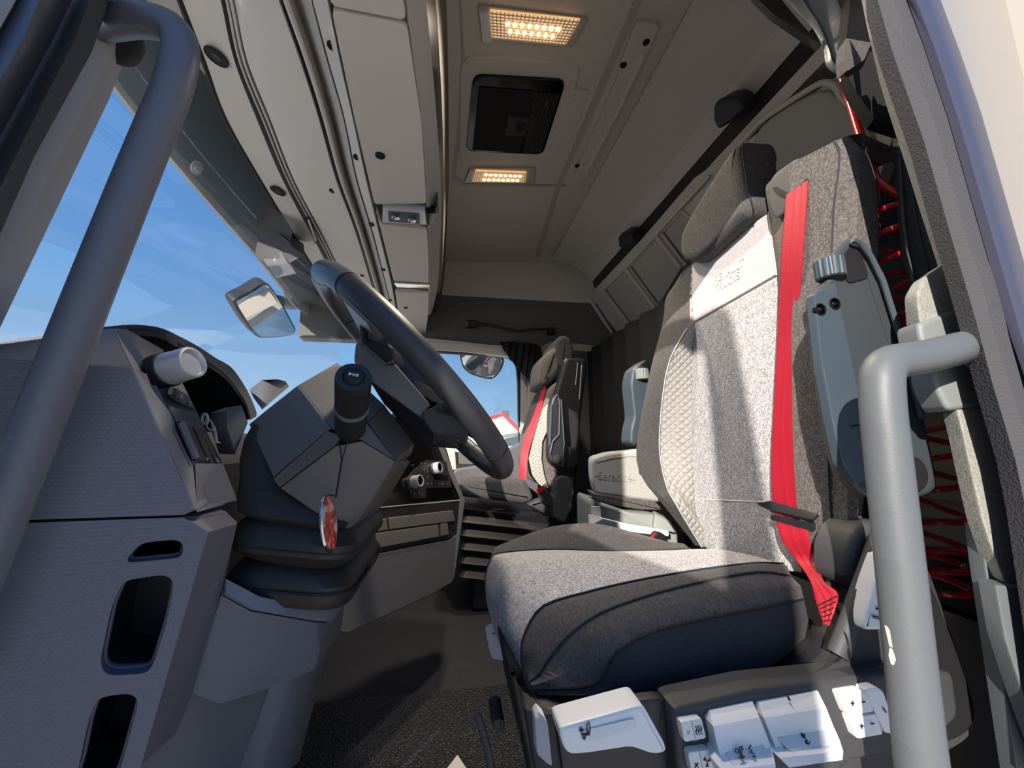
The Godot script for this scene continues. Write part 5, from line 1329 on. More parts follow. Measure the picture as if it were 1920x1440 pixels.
	for q in [[V(0.424,0.449,-0.406),V(0.454,0.45,-0.406),V(0.461,0.444,-0.406),V(0.466,0.427,-0.406),V(0.432,0.426,-0.406)], [V(0.433,0.425,-0.406),V(0.468,0.425,-0.406),V(0.474,0.404,-0.406),V(0.44,0.403,-0.406)], [V(0.455,0.451,-0.405),V(0.472,0.452,-0.405),V(0.48,0.447,-0.405),V(0.489,0.412,-0.405),V(0.487,0.404,-0.405),V(0.475,0.406,-0.405)]]:
		var bt := part("lumbar_button", slab(fillet(q, 0.003, 2), V(0, 0, -0.012), 0.0015), M.white, cp)
	for q in [[V(0.438,0.439,-0.404), V(0.452,0.439,-0.404)], [V(0.446,0.416,-0.404), V(0.46,0.417,-0.404)]]:
		symbol_bar(q[0] + V(-0.0022, 0, 0), q[0] + V(0.0022, 0.0003, 0), 0.0007, n, M.ink, cp)
		symbol_bar(q[0] + V(0, -0.0024, 0), q[0] + V(0, 0.0024, 0), 0.0007, n, M.ink, cp)
		symbol_bar(q[1] + V(-0.002, 0, 0), q[1] + V(0.002, 0.0003, 0), 0.0008, n, M.ink, cp)
	symbol_bar(V(0.475,0.432,-0.403), V(0.478,0.427,-0.403), 0.001, n, M.ink, cp)
	var bl := part("back_lever", slab(fillet([V(0.476,0.507,-0.415),V(0.483,0.523,-0.415),V(0.502,0.558,-0.415),V(0.52,0.586,-0.415),V(0.554,0.604,-0.415),V(0.574,0.609,-0.415),V(0.58,0.59,-0.415),V(0.573,0.572,-0.415),V(0.55,0.537,-0.415),V(0.527,0.502,-0.415),V(0.482,0.504,-0.415)], 0.008, 3), V(0, 0, -0.02), 0.004), M.white, o)
	part("seat_symbol", join(tube([V(0.488,0.521,-0.413),V(0.501,0.518,-0.413),V(0.5,0.516,-0.413),V(0.489,0.519,-0.413),V(0.488,0.521,-0.413)], 0.0007, 5), slab([V(0.494,0.528,-0.413),V(0.499,0.529,-0.413),V(0.502,0.527,-0.413),V(0.497,0.526,-0.413)], V(0, 0, -0.001))), M.ink, bl)
	var ub := part("front_lever", slab(fillet([V(0.063,0.397,-0.74),V(0.08,0.413,-0.72),V(0.095,0.389,-0.68),V(0.096,0.366,-0.68),V(0.074,0.357,-0.71),V(0.069,0.368,-0.72)], 0.004, 2), V(0.06, 0, -0.03), 0.004), M.white, o)
	part("front_symbol", slab([V(0.075,0.396,-0.715),V(0.081,0.401,-0.705),V(0.082,0.399,-0.705),V(0.076,0.394,-0.715)], V(0.001, 0, 0)), M.ink, ub)
	part("shroud_tray", span(V(0.10, 0.36, -0.92), V(0.60, 0.425, -0.46), 0.015), M.black, o)
	part("pedestal", slab(fillet([V(0.074,0.442,-0.55),V(0.12,0.393,-0.55),V(0.423,0.367,-0.55),V(0.397,0.116,-0.55),V(0.151,0.153,-0.55),V(0.112,0.272,-0.55)], 0.02, 2), V(0, 0, -0.34), 0.01), M.black, o)
	part("slide_rail", span(V(0.08, 0.0, -0.62), V(0.6, 0.05, -0.57), 0.005), M.black, o)
	part("slide_handle", tube([V(0.04,0.376,-0.55),V(0.047,0.356,-0.55),V(0.054,0.332,-0.55),V(0.061,0.296,-0.55)], 0.005, 8), M.seat_plastic, o)
	part("anchor_block", slab(fillet([V(0.061,0.332,-0.6),V(0.073,0.338,-0.6),V(0.083,0.333,-0.6),V(0.082,0.318,-0.6),V(0.07,0.318,-0.6)], 0.006, 2), V(0, 0, -0.05), 0.004), M.seat_plastic, o)

	# ---- the belt
	var belt := thing("seat_belt", "red seat belt of the driver's seat with its latch plate", "seat belt", V(0.583,0.839,-0.572))
	var bl0 := [V(0.569,1.148,-0.534), V(0.563,1.041,-0.547), V(0.567,0.915,-0.575), V(0.56,0.785,-0.592), V(0.556,0.702,-0.603), V(0.552,0.638,-0.606), V(0.55,0.599,-0.603), V(0.538,0.564,-0.58), V(0.537,0.54,-0.555), V(0.502,0.531,-0.5), V(0.479,0.511,-0.47), V(0.47,0.497,-0.455)]
	var br0 := [V(0.569,1.146,-0.492), V(0.562,1.021,-0.507), V(0.566,0.904,-0.536), V(0.56,0.781,-0.553), V(0.556,0.711,-0.554), V(0.553,0.657,-0.549), V(0.551,0.609,-0.543), V(0.539,0.576,-0.531), V(0.537,0.546,-0.521), V(0.498,0.537,-0.475), V(0.49,0.53,-0.45), V(0.47,0.497,-0.448)]
	bl0[0] += V(0.004, 0, 0)
	br0[0] += V(0.004, 0, 0)
	var bands := []
	for f in [0.0, 0.06, 0.22, 0.26, 0.42, 0.46, 0.54, 0.58, 0.74, 0.78, 0.94, 1.0]:
		var up := 0.0009 if f in [0.06, 0.22, 0.46, 0.54, 0.78, 0.94] else 0.0
		bands.append(smooth(moved(lerp_rows(bl0, br0, f), V(-0.006 - up, 0, 0.0)), 4))
	part("webbing", strip(bands, V(0.0014, 0, 0)), M.belt, belt)
	var st := []
	for k in 5:
		st.append_array(tube([lerp(bl0[10], bl0[11], k * 0.22) + V(-0.007, 0, 0.001), lerp(br0[10], br0[11], k * 0.2) + V(-0.007, 0, 0.001)], 0.0008, 5))
	part("stitching", st, M.deep, belt)
	var lp := part("latch_plate", slab(fillet([V(0.547,0.616,-0.63),V(0.554,0.62,-0.625),V(0.555,0.617,-0.53),V(0.545,0.615,-0.51),V(0.542,0.61,-0.51),V(0.542,0.601,-0.53),V(0.546,0.599,-0.61)], 0.004, 2), V(0.004, -0.006, 0.0), 0.001), M.chrome, belt)
	part("latch_cover", slab(fillet(moved([V(0.544,0.6,-0.61),V(0.542,0.601,-0.53),V(0.543,0.604,-0.525),V(0.541,0.594,-0.525),V(0.54,0.588,-0.53),V(0.544,0.59,-0.61)], V(-0.004, 0, 0.002)), 0.002, 2), V(0.012, -0.002, 0), 0.002), M.black, lp)
	part("latch_tongue", slab(fillet(moved([V(0.545,0.614,-0.635),V(0.553,0.621,-0.61),V(0.548,0.616,-0.52),V(0.541,0.607,-0.525),V(0.549,0.607,-0.61)], V(-0.01, 0, 0.004)), 0.002, 2), V(0.003, -0.003, 0)), M.black, lp)

func ribbed_wheel(a: Vector3, b: Vector3, _c: Vector3) -> Array:
	# a short upright roller with flutes
	var d := (b - a)
	var u := V(1, 0, 0)
	u = (u - d.normalized() * u.dot(d.normalized())).normalized()
	var w := d.normalized().cross(u)
	var r := d.length() * 0.62
	var rings := []
	for h in [0.0, 0.06, 0.94, 1.0]:
		var ring := []
		for k in 64:
			var f := TAU * k / 64
			var rr := r * (0.9 if h == 0.0 or h == 1.0 else 1.0) * (1.0 if k % 4 < 2 else 0.93)
			ring.append(a + d * h + u * r * 0.9 + (u * cos(f) + w * sin(f)) * rr)
		rings.append(ring)
	return loft(rings)


func passenger_side():
	var o := thing("passenger_seat", "dark grey passenger seat seen from its inner side under the far window", "seat", V(0.35, 0, -2.0))
	var in1 := V(0, 0, -0.46)
	part("cushion", slab(fillet([V(0.009,0.548,-1.74),V(0.036,0.565,-1.74),V(0.078,0.574,-1.74),V(0.326,0.559,-1.74),V(0.35,0.519,-1.74),V(0.371,0.465,-1.74),V(0.33,0.448,-1.74),V(0.047,0.486,-1.74),V(0.014,0.509,-1.74)], 0.02, 3), in1, 0.025), M.cloth_dark, o)
	part("back_shell", slab(fillet([V(0.524,1.132,-1.75),V(0.636,1.128,-1.75),V(0.64,1.078,-1.75),V(0.601,0.827,-1.75),V(0.579,0.603,-1.75),V(0.561,0.491,-1.75),V(0.466,0.509,-1.75),V(0.442,0.599,-1.75),V(0.445,0.819,-1.75),V(0.468,0.944,-1.75),V(0.501,1.035,-1.75)], 0.03, 3), in1, 0.02), M.black, o)
	part("back_cushion", slab(fillet([V(0.458,0.983,-1.77),V(0.504,1.02,-1.77),V(0.509,0.896,-1.77),V(0.498,0.622,-1.77),V(0.486,0.506,-1.77),V(0.426,0.514,-1.77),V(0.379,0.57,-1.77),V(0.367,0.647,-1.77),V(0.383,0.745,-1.77),V(0.42,0.87,-1.77)], 0.02, 3), V(0, 0, -0.42), 0.02), M.cloth_tower, o)
	part("quilted_panel", slab([V(0.453,0.913,-1.745),V(0.415,0.878,-1.75),V(0.389,0.801,-1.75),V(0.366,0.725,-1.75),V(0.347,0.648,-1.76),V(0.362,0.574,-1.75),V(0.394,0.53,-1.74),V(0.432,0.516,-1.735),V(0.413,0.579,-1.735),V(0.402,0.648,-1.735),V(0.407,0.725,-1.735),V(0.439,0.791,-1.735),V(0.452,0.867,-1.735)], V(0.02, 0, -0.05), 0.002), M.quilt, o)
	part("side_bolster", slab(fillet([V(0.44,0.794,-1.75),V(0.403,0.725,-1.75),V(0.398,0.648,-1.75),V(0.412,0.578,-1.75),V(0.443,0.519,-1.75),V(0.483,0.533,-1.74),V(0.49,0.648,-1.74),V(0.473,0.794,-1.74)], 0.01, 2), V(0.0, 0, -0.03), 0.006), M.cloth_tower, o)
	part("headrest", slab(fillet([V(0.416,1.012,-1.8),V(0.425,1.118,-1.8),V(0.447,1.159,-1.8),V(0.491,1.196,-1.8),V(0.523,1.178,-1.8),V(0.526,1.063,-1.8),V(0.474,1.008,-1.8),V(0.431,0.989,-1.8)], 0.03, 4), V(0, 0, -0.3), 0.03, [], 0.03), M.cloth_tower, o)
	part("head_tower", slab(fillet([V(0.491,1.212,-1.78),V(0.508,1.24,-1.78),V(0.541,1.25,-1.78),V(0.568,1.232,-1.78),V(0.593,1.141,-1.78),V(0.542,1.081,-1.78),V(0.505,1.079,-1.78)], 0.03, 3), V(0, 0, -0.3), 0.02), M.cloth_side, o)
	part("grille_line", tube([V(0.588,1.101,-1.745),V(0.575,0.992,-1.745)], 0.002, 5), M.pillar, o)
	part("grille_line", tube([V(0.609,1.091,-1.745),V(0.591,0.923,-1.745)], 0.002, 5), M.pillar, o)
	var arm := part("armrest", slab(fillet([V(0.442,0.917,-1.69),V(0.457,0.937,-1.69),V(0.48,0.947,-1.69),V(0.492,0.923,-1.69),V(0.508,0.758,-1.69),V(0.513,0.631,-1.69),V(0.49,0.605,-1.69),V(0.434,0.624,-1.69),V(0.423,0.659,-1.69),V(0.433,0.873,-1.69)], 0.02, 3), V(0, 0, -0.05), 0.012), M.black, o)
	part("arm_plate", slab([V(0.435,0.882,-1.685),V(0.445,0.892,-1.685),V(0.435,0.715,-1.685),V(0.425,0.701,-1.685)], V(0, 0, -0.02), 0.002), M.slate, arm)
	part("arm_edge", tube([V(0.473,0.934,-1.684),V(0.479,0.888,-1.684),V(0.472,0.756,-1.684),V(0.442,0.725,-1.684),V(0.431,0.673,-1.684)], 0.003, 6), M.slate, arm)
	part("arm_edge", tube([V(0.485,0.917,-1.684),V(0.496,0.72,-1.684),V(0.484,0.613,-1.684)], 0.0025, 6), M.slate, arm)
	part("pivot_cap", lathe([[0.02, 0], [0.02, 0.006], [0.017, 0.008], [0.001, 0.008]], V(0.464,0.647,-1.69), V(0, 0, 1), 20), M.rubber, arm)
	part("pivot_ring", lathe([[0.05, 0], [0.05, 0.02], [0.044, 0.024], [0.001, 0.024]], V(0.522,0.652,-1.745), V(0, 0, 1), 24), M.black, o)
	part("recliner_cover", slab(fillet([V(0.443,0.536,-1.7),V(0.463,0.568,-1.7),V(0.493,0.579,-1.7),V(0.527,0.567,-1.7),V(0.543,0.534,-1.7),V(0.544,0.483,-1.7),V(0.523,0.409,-1.7),V(0.498,0.364,-1.7),V(0.329,0.452,-1.7),V(0.384,0.473,-1.7),V(0.447,0.485,-1.7)], 0.015, 3), V(0, 0, -0.06), 0.012), M.seat_plastic, o)
	var rings := []
	for k in 11:
		var f := k / 10.0
		var y := lerpf(0.44, 0.16, f)
		var e := 0.02 if k % 2 == 0 else 0.0
		var r := []
		for c in [V(0.05 - e, y, -1.76 + e), V(0.62 + e - 0.06 * f, y - 0.08, -1.76 + e), V(0.62 + e - 0.06 * f, y - 0.08, -2.2), V(0.05 - e, y, -2.2)]:
			r.append(c)
		rings.append(fillet(r, 0.04, 3))
	part("pleated_bellows", loft(rings), M.black, o)
	part("seat_base", span(V(0.1, 0, -2.2), V(0.56, 0.16, -1.78), 0.02), M.black, o)
	var belt := thing("seat_belt", "red seat belt lying across the passenger seat by the far window", "seat belt", V(0.376,0.746,-1.85))
	var l := [V(0.436,0.993,-1.83),V(0.397,0.875,-1.84),V(0.347,0.746,-1.85),V(0.326,0.657,-1.85),V(0.314,0.556,-1.83)]
	var r2 := [V(0.447,0.993,-1.81),V(0.416,0.861,-1.82),V(0.375,0.725,-1.83),V(0.356,0.645,-1.83),V(0.342,0.551,-1.8)]
	part("webbing", strip([smooth(l, 5), smooth(moved(lerp_rows(l, r2, 0.5), V(-0.002, 0, 0)), 5), smooth(r2, 5)], V(0.0015, 0, 0)), M.belt, belt)
	var bk := thing("belt_buckle", "black belt buckle with red button at the passenger seat's inner side", "buckle", V(0.401,0.49,-1.69))
	part("button", slab([V(0.359,0.517,-1.68),V(0.392,0.539,-1.66),V(0.401,0.521,-1.66),V(0.368,0.503,-1.68)], V(0.01, -0.01, -0.02), 0.002), M.red_plastic, bk)
	part("housing", slab(fillet([V(0.367,0.506,-1.675),V(0.401,0.521,-1.66),V(0.434,0.484,-1.66),V(0.417,0.46,-1.66),V(0.391,0.455,-1.67),V(0.376,0.479,-1.675)], 0.006, 2), V(0.01, 0, -0.03), 0.003), M.black, bk)
	# folding seat back between the seats
	var c := thing("centre_console_seat", "pale grey padded centre backrest with embossed lettering between the seats", "seat", V(0.6, 0, -1.35))
	part("pad", slab(fillet([V(0.49,0.656,-1.33),V(0.5,0.669,-1.33),V(0.557,0.684,-1.33),V(0.676,0.695,-1.33),V(0.802,0.701,-1.33),V(0.788,0.501,-1.33),V(0.715,0.511,-1.33),V(0.502,0.541,-1.33),V(0.492,0.585,-1.33)], 0.012, 3), V(0.03, 0, -0.12), 0.012), M.cloth_cushion, c)
	part("pad_seam", tube([V(0.507,0.653,-1.329),V(0.572,0.667,-1.329),V(0.674,0.674,-1.329)], 0.0015, 5), M.cloth_mid, c)
	part("edge_band", slab(fillet([V(0.487,0.546,-1.315),V(0.496,0.544,-1.315),V(0.58,0.532,-1.315),V(0.715,0.515,-1.315),V(0.745,0.483,-1.315),V(0.657,0.487,-1.315),V(0.559,0.504,-1.315),V(0.497,0.523,-1.315)], 0.006, 2), V(0.02, 0, -0.12), 0.004), M.cloth_tower, c)
	part("embossed_lettering", text_shape("Serenité", 0.034, 0.002, V(0.573,0.6,-1.329), V(1, -0.1, 0), V(0, 1, 0)), M.cloth_cushion, c)
	part("lettering_line", tube([V(0.501,0.605,-1.329),V(0.525,0.603,-1.329)], 0.001, 5), M.cloth_mid, c)
	part("lettering_line", tube([V(0.625,0.59,-1.329),V(0.653,0.588,-1.329)], 0.001, 5), M.cloth_mid, c)
	part("base_body", slab(fillet([V(0.488,0.509,-1.36),V(0.495,0.52,-1.36),V(0.514,0.516,-1.3),V(0.597,0.487,-1.26),V(0.671,0.482,-1.24),V(0.712,0.471,-1.22),V(0.727,0.431,-1.2),V(0.726,0.334,-1.2),V(0.48,0.304,-1.34)], 0.012, 3), V(0.02, 0, -0.2), 0.01), M.pillar_light, c)
	part("base_plinth", span(V(0.5, 0, -1.55), V(0.8, 0.45, -1.36), 0.02), M.pillar_light, c)
	part("base_inset", slab(fillet([V(0.493,0.496,-1.352),V(0.506,0.504,-1.3),V(0.507,0.469,-1.3),V(0.491,0.467,-1.35)], 0.004, 2), V(0, 0, -0.01)), M.pillar, c)
	part("base_block", slab(fillet([V(0.661,0.492,-1.22),V(0.693,0.475,-1.2),V(0.708,0.436,-1.18),V(0.645,0.448,-1.21)], 0.006, 2), V(0.02, 0, -0.05), 0.004), M.pillar_light, c)
	part("tray_lip", slab([V(0.482,0.47,-1.335),V(0.505,0.469,-1.28),V(0.579,0.456,-1.22),V(0.677,0.446,-1.17),V(0.676,0.43,-1.17),V(0.601,0.433,-1.21),V(0.479,0.436,-1.33)], V(0, 0, -0.02), 0.002), M.white, c)
	var db := thing("belt_buckle", "black belt buckle with red button between driver's cushion and centre seat", "buckle", V(0.561,0.463,-1.02))
	part("button", slab([V(0.532,0.464,-1.02),V(0.546,0.478,-1.02),V(0.557,0.478,-1.02),V(0.541,0.459,-1.02)], V(0.005, -0.01, -0.02), 0.002), M.red_plastic, db)
	part("housing", slab(fillet([V(0.538,0.462,-1.015),V(0.553,0.479,-1.015),V(0.577,0.473,-1.015),V(0.588,0.449,-1.015),V(0.562,0.43,-1.015),V(0.54,0.437,-1.015)], 0.006, 2), V(0.005, 0, -0.03), 0.003), M.black, db)
	# flexible reading lamp on the dark side panel
	var g := thing("gooseneck_lamp", "black flexible reading lamp on the dark panel above the passenger window", "lamp", V(0.374,1.471,-2.43))
	part("head", slab(fillet([V(0.063,1.494,-2.38),V(0.11,1.5,-2.38),V(0.148,1.492,-2.38),V(0.148,1.453,-2.38),V(0.107,1.451,-2.38),V(0.07,1.452,-2.38)], 0.01, 3), V(0, 0, -0.04), 0.006), M.black, g)
	part("lamp_window", slab([V(0.066,1.487,-2.377),V(0.076,1.487,-2.377),V(0.077,1.452,-2.377),V(0.07,1.455,-2.377)], V(0, 0, -0.004)), M.pillar_light, g)
	part("neck", tube(smooth([V(0.146,1.476,-2.4),V(0.201,1.475,-2.4),V(0.257,1.467,-2.4),V(0.313,1.456,-2.4),V(0.376,1.444,-2.4),V(0.44,1.447,-2.4),V(0.511,1.461,-2.4),V(0.62,1.466,-2.4)], 5), 0.009, 8), M.black, g)
	part("collar", tube([V(0.25,1.467,-2.4),V(0.271,1.464,-2.4)], 0.014, 8), M.black, g)
	part("foot", slab(fillet([V(0.614,1.477,-2.39),V(0.661,1.48,-2.39),V(0.66,1.439,-2.39),V(0.613,1.437,-2.39)], 0.006, 2), V(0, 0, -0.06), 0.006), M.black, g)
	# curtain bunched at the passenger window
	var rows := []
	var top := [V(0.285,1.357,-2.37),V(0.364,1.364,-2.37),V(0.451,1.36,-2.37),V(0.525,1.349,-2.37),V(0.553,1.329,-2.37)]
	var low := [V(0.292,1.34,-2.37),V(0.357,1.238,-2.37),V(0.426,1.164,-2.37),V(0.495,1.083,-2.37),V(0.546,1.015,-2.37)]
	for k in 9:
		var f := k / 8.0
		var row := []
		for i in 25:
			var q := i / 24.0 * 4.0
			var j := mini(int(q), 3)
			var a: Vector3 = lerp(top[j], top[j + 1], q - j)
			var b: Vector3 = lerp(low[j], low[j + 1], q - j)
			row.append(lerp(a, b, f) + V(0, 0, 0.014 * sin(i * 1.9 + f * 0.8)))
		rows.append(row)
	solo("window_curtain", strip(rows, V(0, 0, -0.006)), M.curtain, "black curtain gathered into the corner of the passenger window", "curtain")
	solo("jacket", loft([fillet([V(0.41,0.81,-2.4),V(0.437,0.833,-2.4),V(0.458,0.82,-2.4),V(0.437,0.793,-2.4)], 0.01, 3), fillet([V(0.4,0.798,-2.36),V(0.443,0.852,-2.36),V(0.477,0.779,-2.36),V(0.436,0.733,-2.36)], 0.02, 3), fillet([V(0.419,0.746,-2.36),V(0.457,0.779,-2.36),V(0.483,0.694,-2.36),V(0.456,0.655,-2.36)], 0.02, 3), fillet([V(0.45,0.667,-2.4),V(0.471,0.687,-2.4),V(0.484,0.647,-2.4),V(0.47,0.634,-2.4)], 0.01, 3)]), M.pillar, "crumpled grey cloth hanging between the passenger window and red belt", "cloth")

func door_pillars():
	# rear pillar of the driver's door
	struct("trim_9", strip([[V(0.489,1.284,-0.31),V(0.485,1.237,-0.31),V(0.493,1.169,-0.31),V(0.515,1.056,-0.31),V(0.529,0.937,-0.31),V(0.536,0.884,-0.31),V(0.541,0.843,-0.31),V(0.546,0.784,-0.31),V(0.557,0.702,-0.31),V(0.558,0.653,-0.31),V(0.546,0.409,-0.31)], [V(0.502,1.277,-0.303),V(0.496,1.23,-0.303),V(0.505,1.166,-0.303),V(0.524,1.063,-0.303),V(0.538,0.923,-0.303),V(0.545,0.892,-0.303),V(0.548,0.834,-0.303),V(0.554,0.787,-0.303),V(0.566,0.707,-0.303),V(0.57,0.659,-0.303),V(0.553,0.418,-0.303)], [V(0.525,1.286,-0.306),V(0.52,1.239,-0.306),V(0.532,1.181,-0.306),V(0.548,1.082,-0.306),V(0.565,0.915,-0.306),V(0.572,0.883,-0.306),V(0.573,0.828,-0.306),V(0.579,0.769,-0.306),V(0.59,0.683,-0.306),V(0.598,0.642,-0.306),V(0.583,0.416,-0.306)]], V(0.01, 0, -0.02)), M.seal)
	struct("trim_10", strip([[V(0.527,1.287,-0.306),V(0.522,1.239,-0.306),V(0.533,1.181,-0.306),V(0.549,1.082,-0.306),V(0.566,0.915,-0.306),V(0.575,0.828,-0.306),V(0.592,0.683,-0.306),V(0.584,0.416,-0.306)], [V(0.527,1.276,-0.299),V(0.523,1.23,-0.299),V(0.536,1.167,-0.299),V(0.55,1.078,-0.299),V(0.567,0.916,-0.299),V(0.576,0.829,-0.299),V(0.589,0.684,-0.299),V(0.582,0.422,-0.299)], [V(0.54,1.275,-0.296),V(0.536,1.229,-0.296),V(0.548,1.162,-0.296),V(0.56,1.081,-0.296),V(0.575,0.918,-0.296),V(0.584,0.828,-0.296),V(0.596,0.684,-0.296),V(0.588,0.423,-0.296)], [V(0.563,1.285,-0.299),V(0.559,1.238,-0.299),V(0.572,1.166,-0.299),V(0.584,1.091,-0.299),V(0.599,0.925,-0.299),V(0.608,0.83,-0.299),V(0.623,0.683,-0.299),V(0.612,0.418,-0.299)]], V(0.02, 0, -0.02)), M.jamb)
	struct("wall_side", strip([[V(0.564,1.285,-0.299),V(0.559,1.239,-0.299),V(0.573,1.167,-0.299),V(0.585,1.092,-0.299),V(0.6,0.925,-0.299),V(0.609,0.83,-0.299),V(0.624,0.683,-0.299),V(0.613,0.418,-0.299)], [V(1.096,1.402,-0.297),V(1.072,1.341,-0.297),V(1.034,1.245,-0.297),V(0.996,1.15,-0.297),V(0.917,0.949,-0.297),V(0.873,0.841,-0.297),V(0.81,0.681,-0.297),V(0.702,0.409,-0.297)]], V(0, 0, -0.02)), M.paint)
	struct("trim_11", strip([[V(0.533,1.345,-0.345),V(0.535,1.285,-0.345),V(0.537,1.252,-0.345),V(0.541,1.195,-0.345),V(0.547,1.152,-0.345),V(0.562,1.065,-0.345),V(0.571,1.008,-0.345),V(0.585,0.927,-0.345)], [V(0.535,1.329,-0.334),V(0.531,1.279,-0.334),V(0.539,1.206,-0.334),V(0.548,1.149,-0.334),V(0.563,1.083,-0.334),V(0.573,1.022,-0.334),V(0.578,0.954,-0.334),V(0.582,0.908,-0.334)]], V(0.01, 0, -0.02)), M.felt)
	struct("trim_12", slab(fillet([V(0.541,0.898,-0.356),V(0.557,0.918,-0.356),V(0.59,0.938,-0.356),V(0.617,0.951,-0.356),V(0.623,0.91,-0.356),V(0.629,0.867,-0.356),V(0.621,0.858,-0.356),V(0.537,0.858,-0.356)], 0.006, 2), V(0.01, 0, -0.02), 0.003), M.felt)
	struct("trim_13", slab(fillet([V(0.569,0.757,-0.356),V(0.638,0.768,-0.356),V(0.647,0.699,-0.356),V(0.65,0.643,-0.356),V(0.671,0.554,-0.356),V(0.596,0.569,-0.356),V(0.592,0.573,-0.356),V(0.584,0.605,-0.356),V(0.578,0.633,-0.356),V(0.575,0.671,-0.356),V(0.572,0.727,-0.356)], 0.004, 2), V(0.01, 0, -0.02), 0.003), M.felt)
	struct("trim_14", slab([V(0.562,0.574,-0.345),V(0.65,0.561,-0.345),V(0.645,0.37,-0.345),V(0.595,0.376,-0.345),V(0.573,0.465,-0.345),V(0.562,0.521,-0.345)], V(0.01, 0, -0.02), 0.003), M.sill)
	struct("trim_15", slab([V(0.596,0.627,-0.37),V(0.609,0.598,-0.37),V(0.607,0.563,-0.37),V(0.617,0.447,-0.37),V(0.637,0.351,-0.37),V(0.587,0.357,-0.37),V(0.59,0.481,-0.37),V(0.593,0.584,-0.37)], V(0.01, 0, -0.02), 0.003), M.sill)
	var hm := thing("handle_mount", "pale moulded mount carrying the upper end of the rear grab handle", "mount", V(0.598,0.84,-0.36))
	part("upper_shell", slab(fillet([V(0.53,0.858,-0.352),V(0.561,0.868,-0.352),V(0.625,0.892,-0.352),V(0.623,0.852,-0.352),V(0.585,0.837,-0.352),V(0.55,0.823,-0.352),V(0.531,0.829,-0.352)], 0.008, 3), V(0.01, 0, -0.03), 0.006), M.pillar_light, hm)
	part("dome", lathe([[0.040, -0.03], [0.038, -0.01], [0.032, 0.004], [0.024, 0.008], [0.004, 0.009]], V(0.605,0.835,-0.345), V(-0.55, 0.0, 0.6), 28), M.pillar_light, hm)
	part("lower_shell", slab(fillet([V(0.542,0.797,-0.354),V(0.563,0.837,-0.354),V(0.629,0.846,-0.354),V(0.631,0.796,-0.354),V(0.633,0.765,-0.354),V(0.555,0.755,-0.354),V(0.545,0.779,-0.354)], 0.008, 3), V(0.01, 0, -0.03), 0.006), M.pillar_light, hm)
	solo("grab_bar", tube(smooth(fillet_path([V(0.409,0.364,-0.32),V(0.407,0.442,-0.32),V(0.416,0.635,-0.32),V(0.421,0.762,-0.32),V(0.431,0.801,-0.322),V(0.479,0.807,-0.325),V(0.586,0.831,-0.335)], 0.035), 2), 0.0178, 20), M.tube_grey, "worn grey tubular grab handle on the door's rear pillar, before the seat", "grab handle", "")
	var chip := part("paint_chip", slab([V(0.371,0.565,-0.303),V(0.372,0.562,-0.302),V(0.373,0.548,-0.302),V(0.373,0.548,-0.303)], V(0, 0, -0.002)), M.bead, get_node("grab_bar"))
	part("paint_chip", slab([V(0.373,0.547,-0.303),V(0.373,0.544,-0.302),V(0.374,0.539,-0.302),V(0.371,0.535,-0.302),V(0.371,0.541,-0.303)], V(0, 0, -0.002)), M.bead, get_node("grab_bar"))
	# front pillar of the driver's door
	struct("trim_16", strip([[V(-0.41,1.212,-0.44),V(-0.409,1.203,-0.44),V(-0.413,1.178,-0.44),V(-0.448,1.037,-0.44),V(-0.464,0.942,-0.44),V(-0.482,0.817,-0.44),V(-0.5,0.677,-0.44)], [V(-0.41,1.217,-0.455),V(-0.406,1.191,-0.455),V(-0.408,1.165,-0.455),V(-0.443,1.01,-0.455),V(-0.465,0.893,-0.455),V(-0.483,0.81,-0.455),V(-0.5,0.67,-0.455)], [V(-0.433,1.254,-0.5),V(-0.431,1.216,-0.5),V(-0.438,1.169,-0.5),V(-0.488,0.936,-0.5),V(-0.506,0.852,-0.5),V(-0.519,0.783,-0.5),V(-0.539,0.66,-0.5)]], V(-0.02, 0, -0.02)), M.pillar)
	struct("trim_17", strip([[V(-0.386,1.184,-0.385),V(-0.387,1.158,-0.385),V(-0.395,1.112,-0.385),V(-0.42,1.001,-0.385),V(-0.445,0.87,-0.385),V(-0.468,0.733,-0.385)], [V(-0.357,1.169,-0.37),V(-0.357,1.144,-0.37),V(-0.363,1.097,-0.37),V(-0.39,0.968,-0.37),V(-0.415,0.837,-0.37),V(-0.439,0.708,-0.37)], [V(-0.37,1.209,-0.4),V(-0.369,1.178,-0.4),V(-0.374,1.136,-0.4),V(-0.406,1.007,-0.4),V(-0.433,0.848,-0.4),V(-0.46,0.69,-0.4)]], V(-0.02, 0, -0.02)), M.seal)
	struct("trim_18", strip([[V(-0.379,1.121,-0.34),V(-0.382,1.098,-0.34),V(-0.388,1.067,-0.34),V(-0.412,0.955,-0.34),V(-0.442,0.808,-0.34)], [V(-0.351,1.113,-0.33),V(-0.354,1.091,-0.33),V(-0.36,1.05,-0.33),V(-0.384,0.936,-0.33),V(-0.414,0.791,-0.33)], [V(-0.358,1.154,-0.36),V(-0.361,1.13,-0.36),V(-0.369,1.087,-0.36),V(-0.393,0.981,-0.36),V(-0.432,0.798,-0.36)]], V(-0.03, 0, -0.02)), M.jamb)
	struct("wall_front_side", strip([[V(-0.49,1.093,-0.33),V(-0.484,1.064,-0.33),V(-0.474,1.017,-0.33),V(-0.429,0.806,-0.33)], [V(-0.373,1.127,-0.335),V(-0.376,1.093,-0.335),V(-0.388,1.038,-0.335),V(-0.434,0.799,-0.335)]], V(-0.02, 0, -0.02)), M.paint)
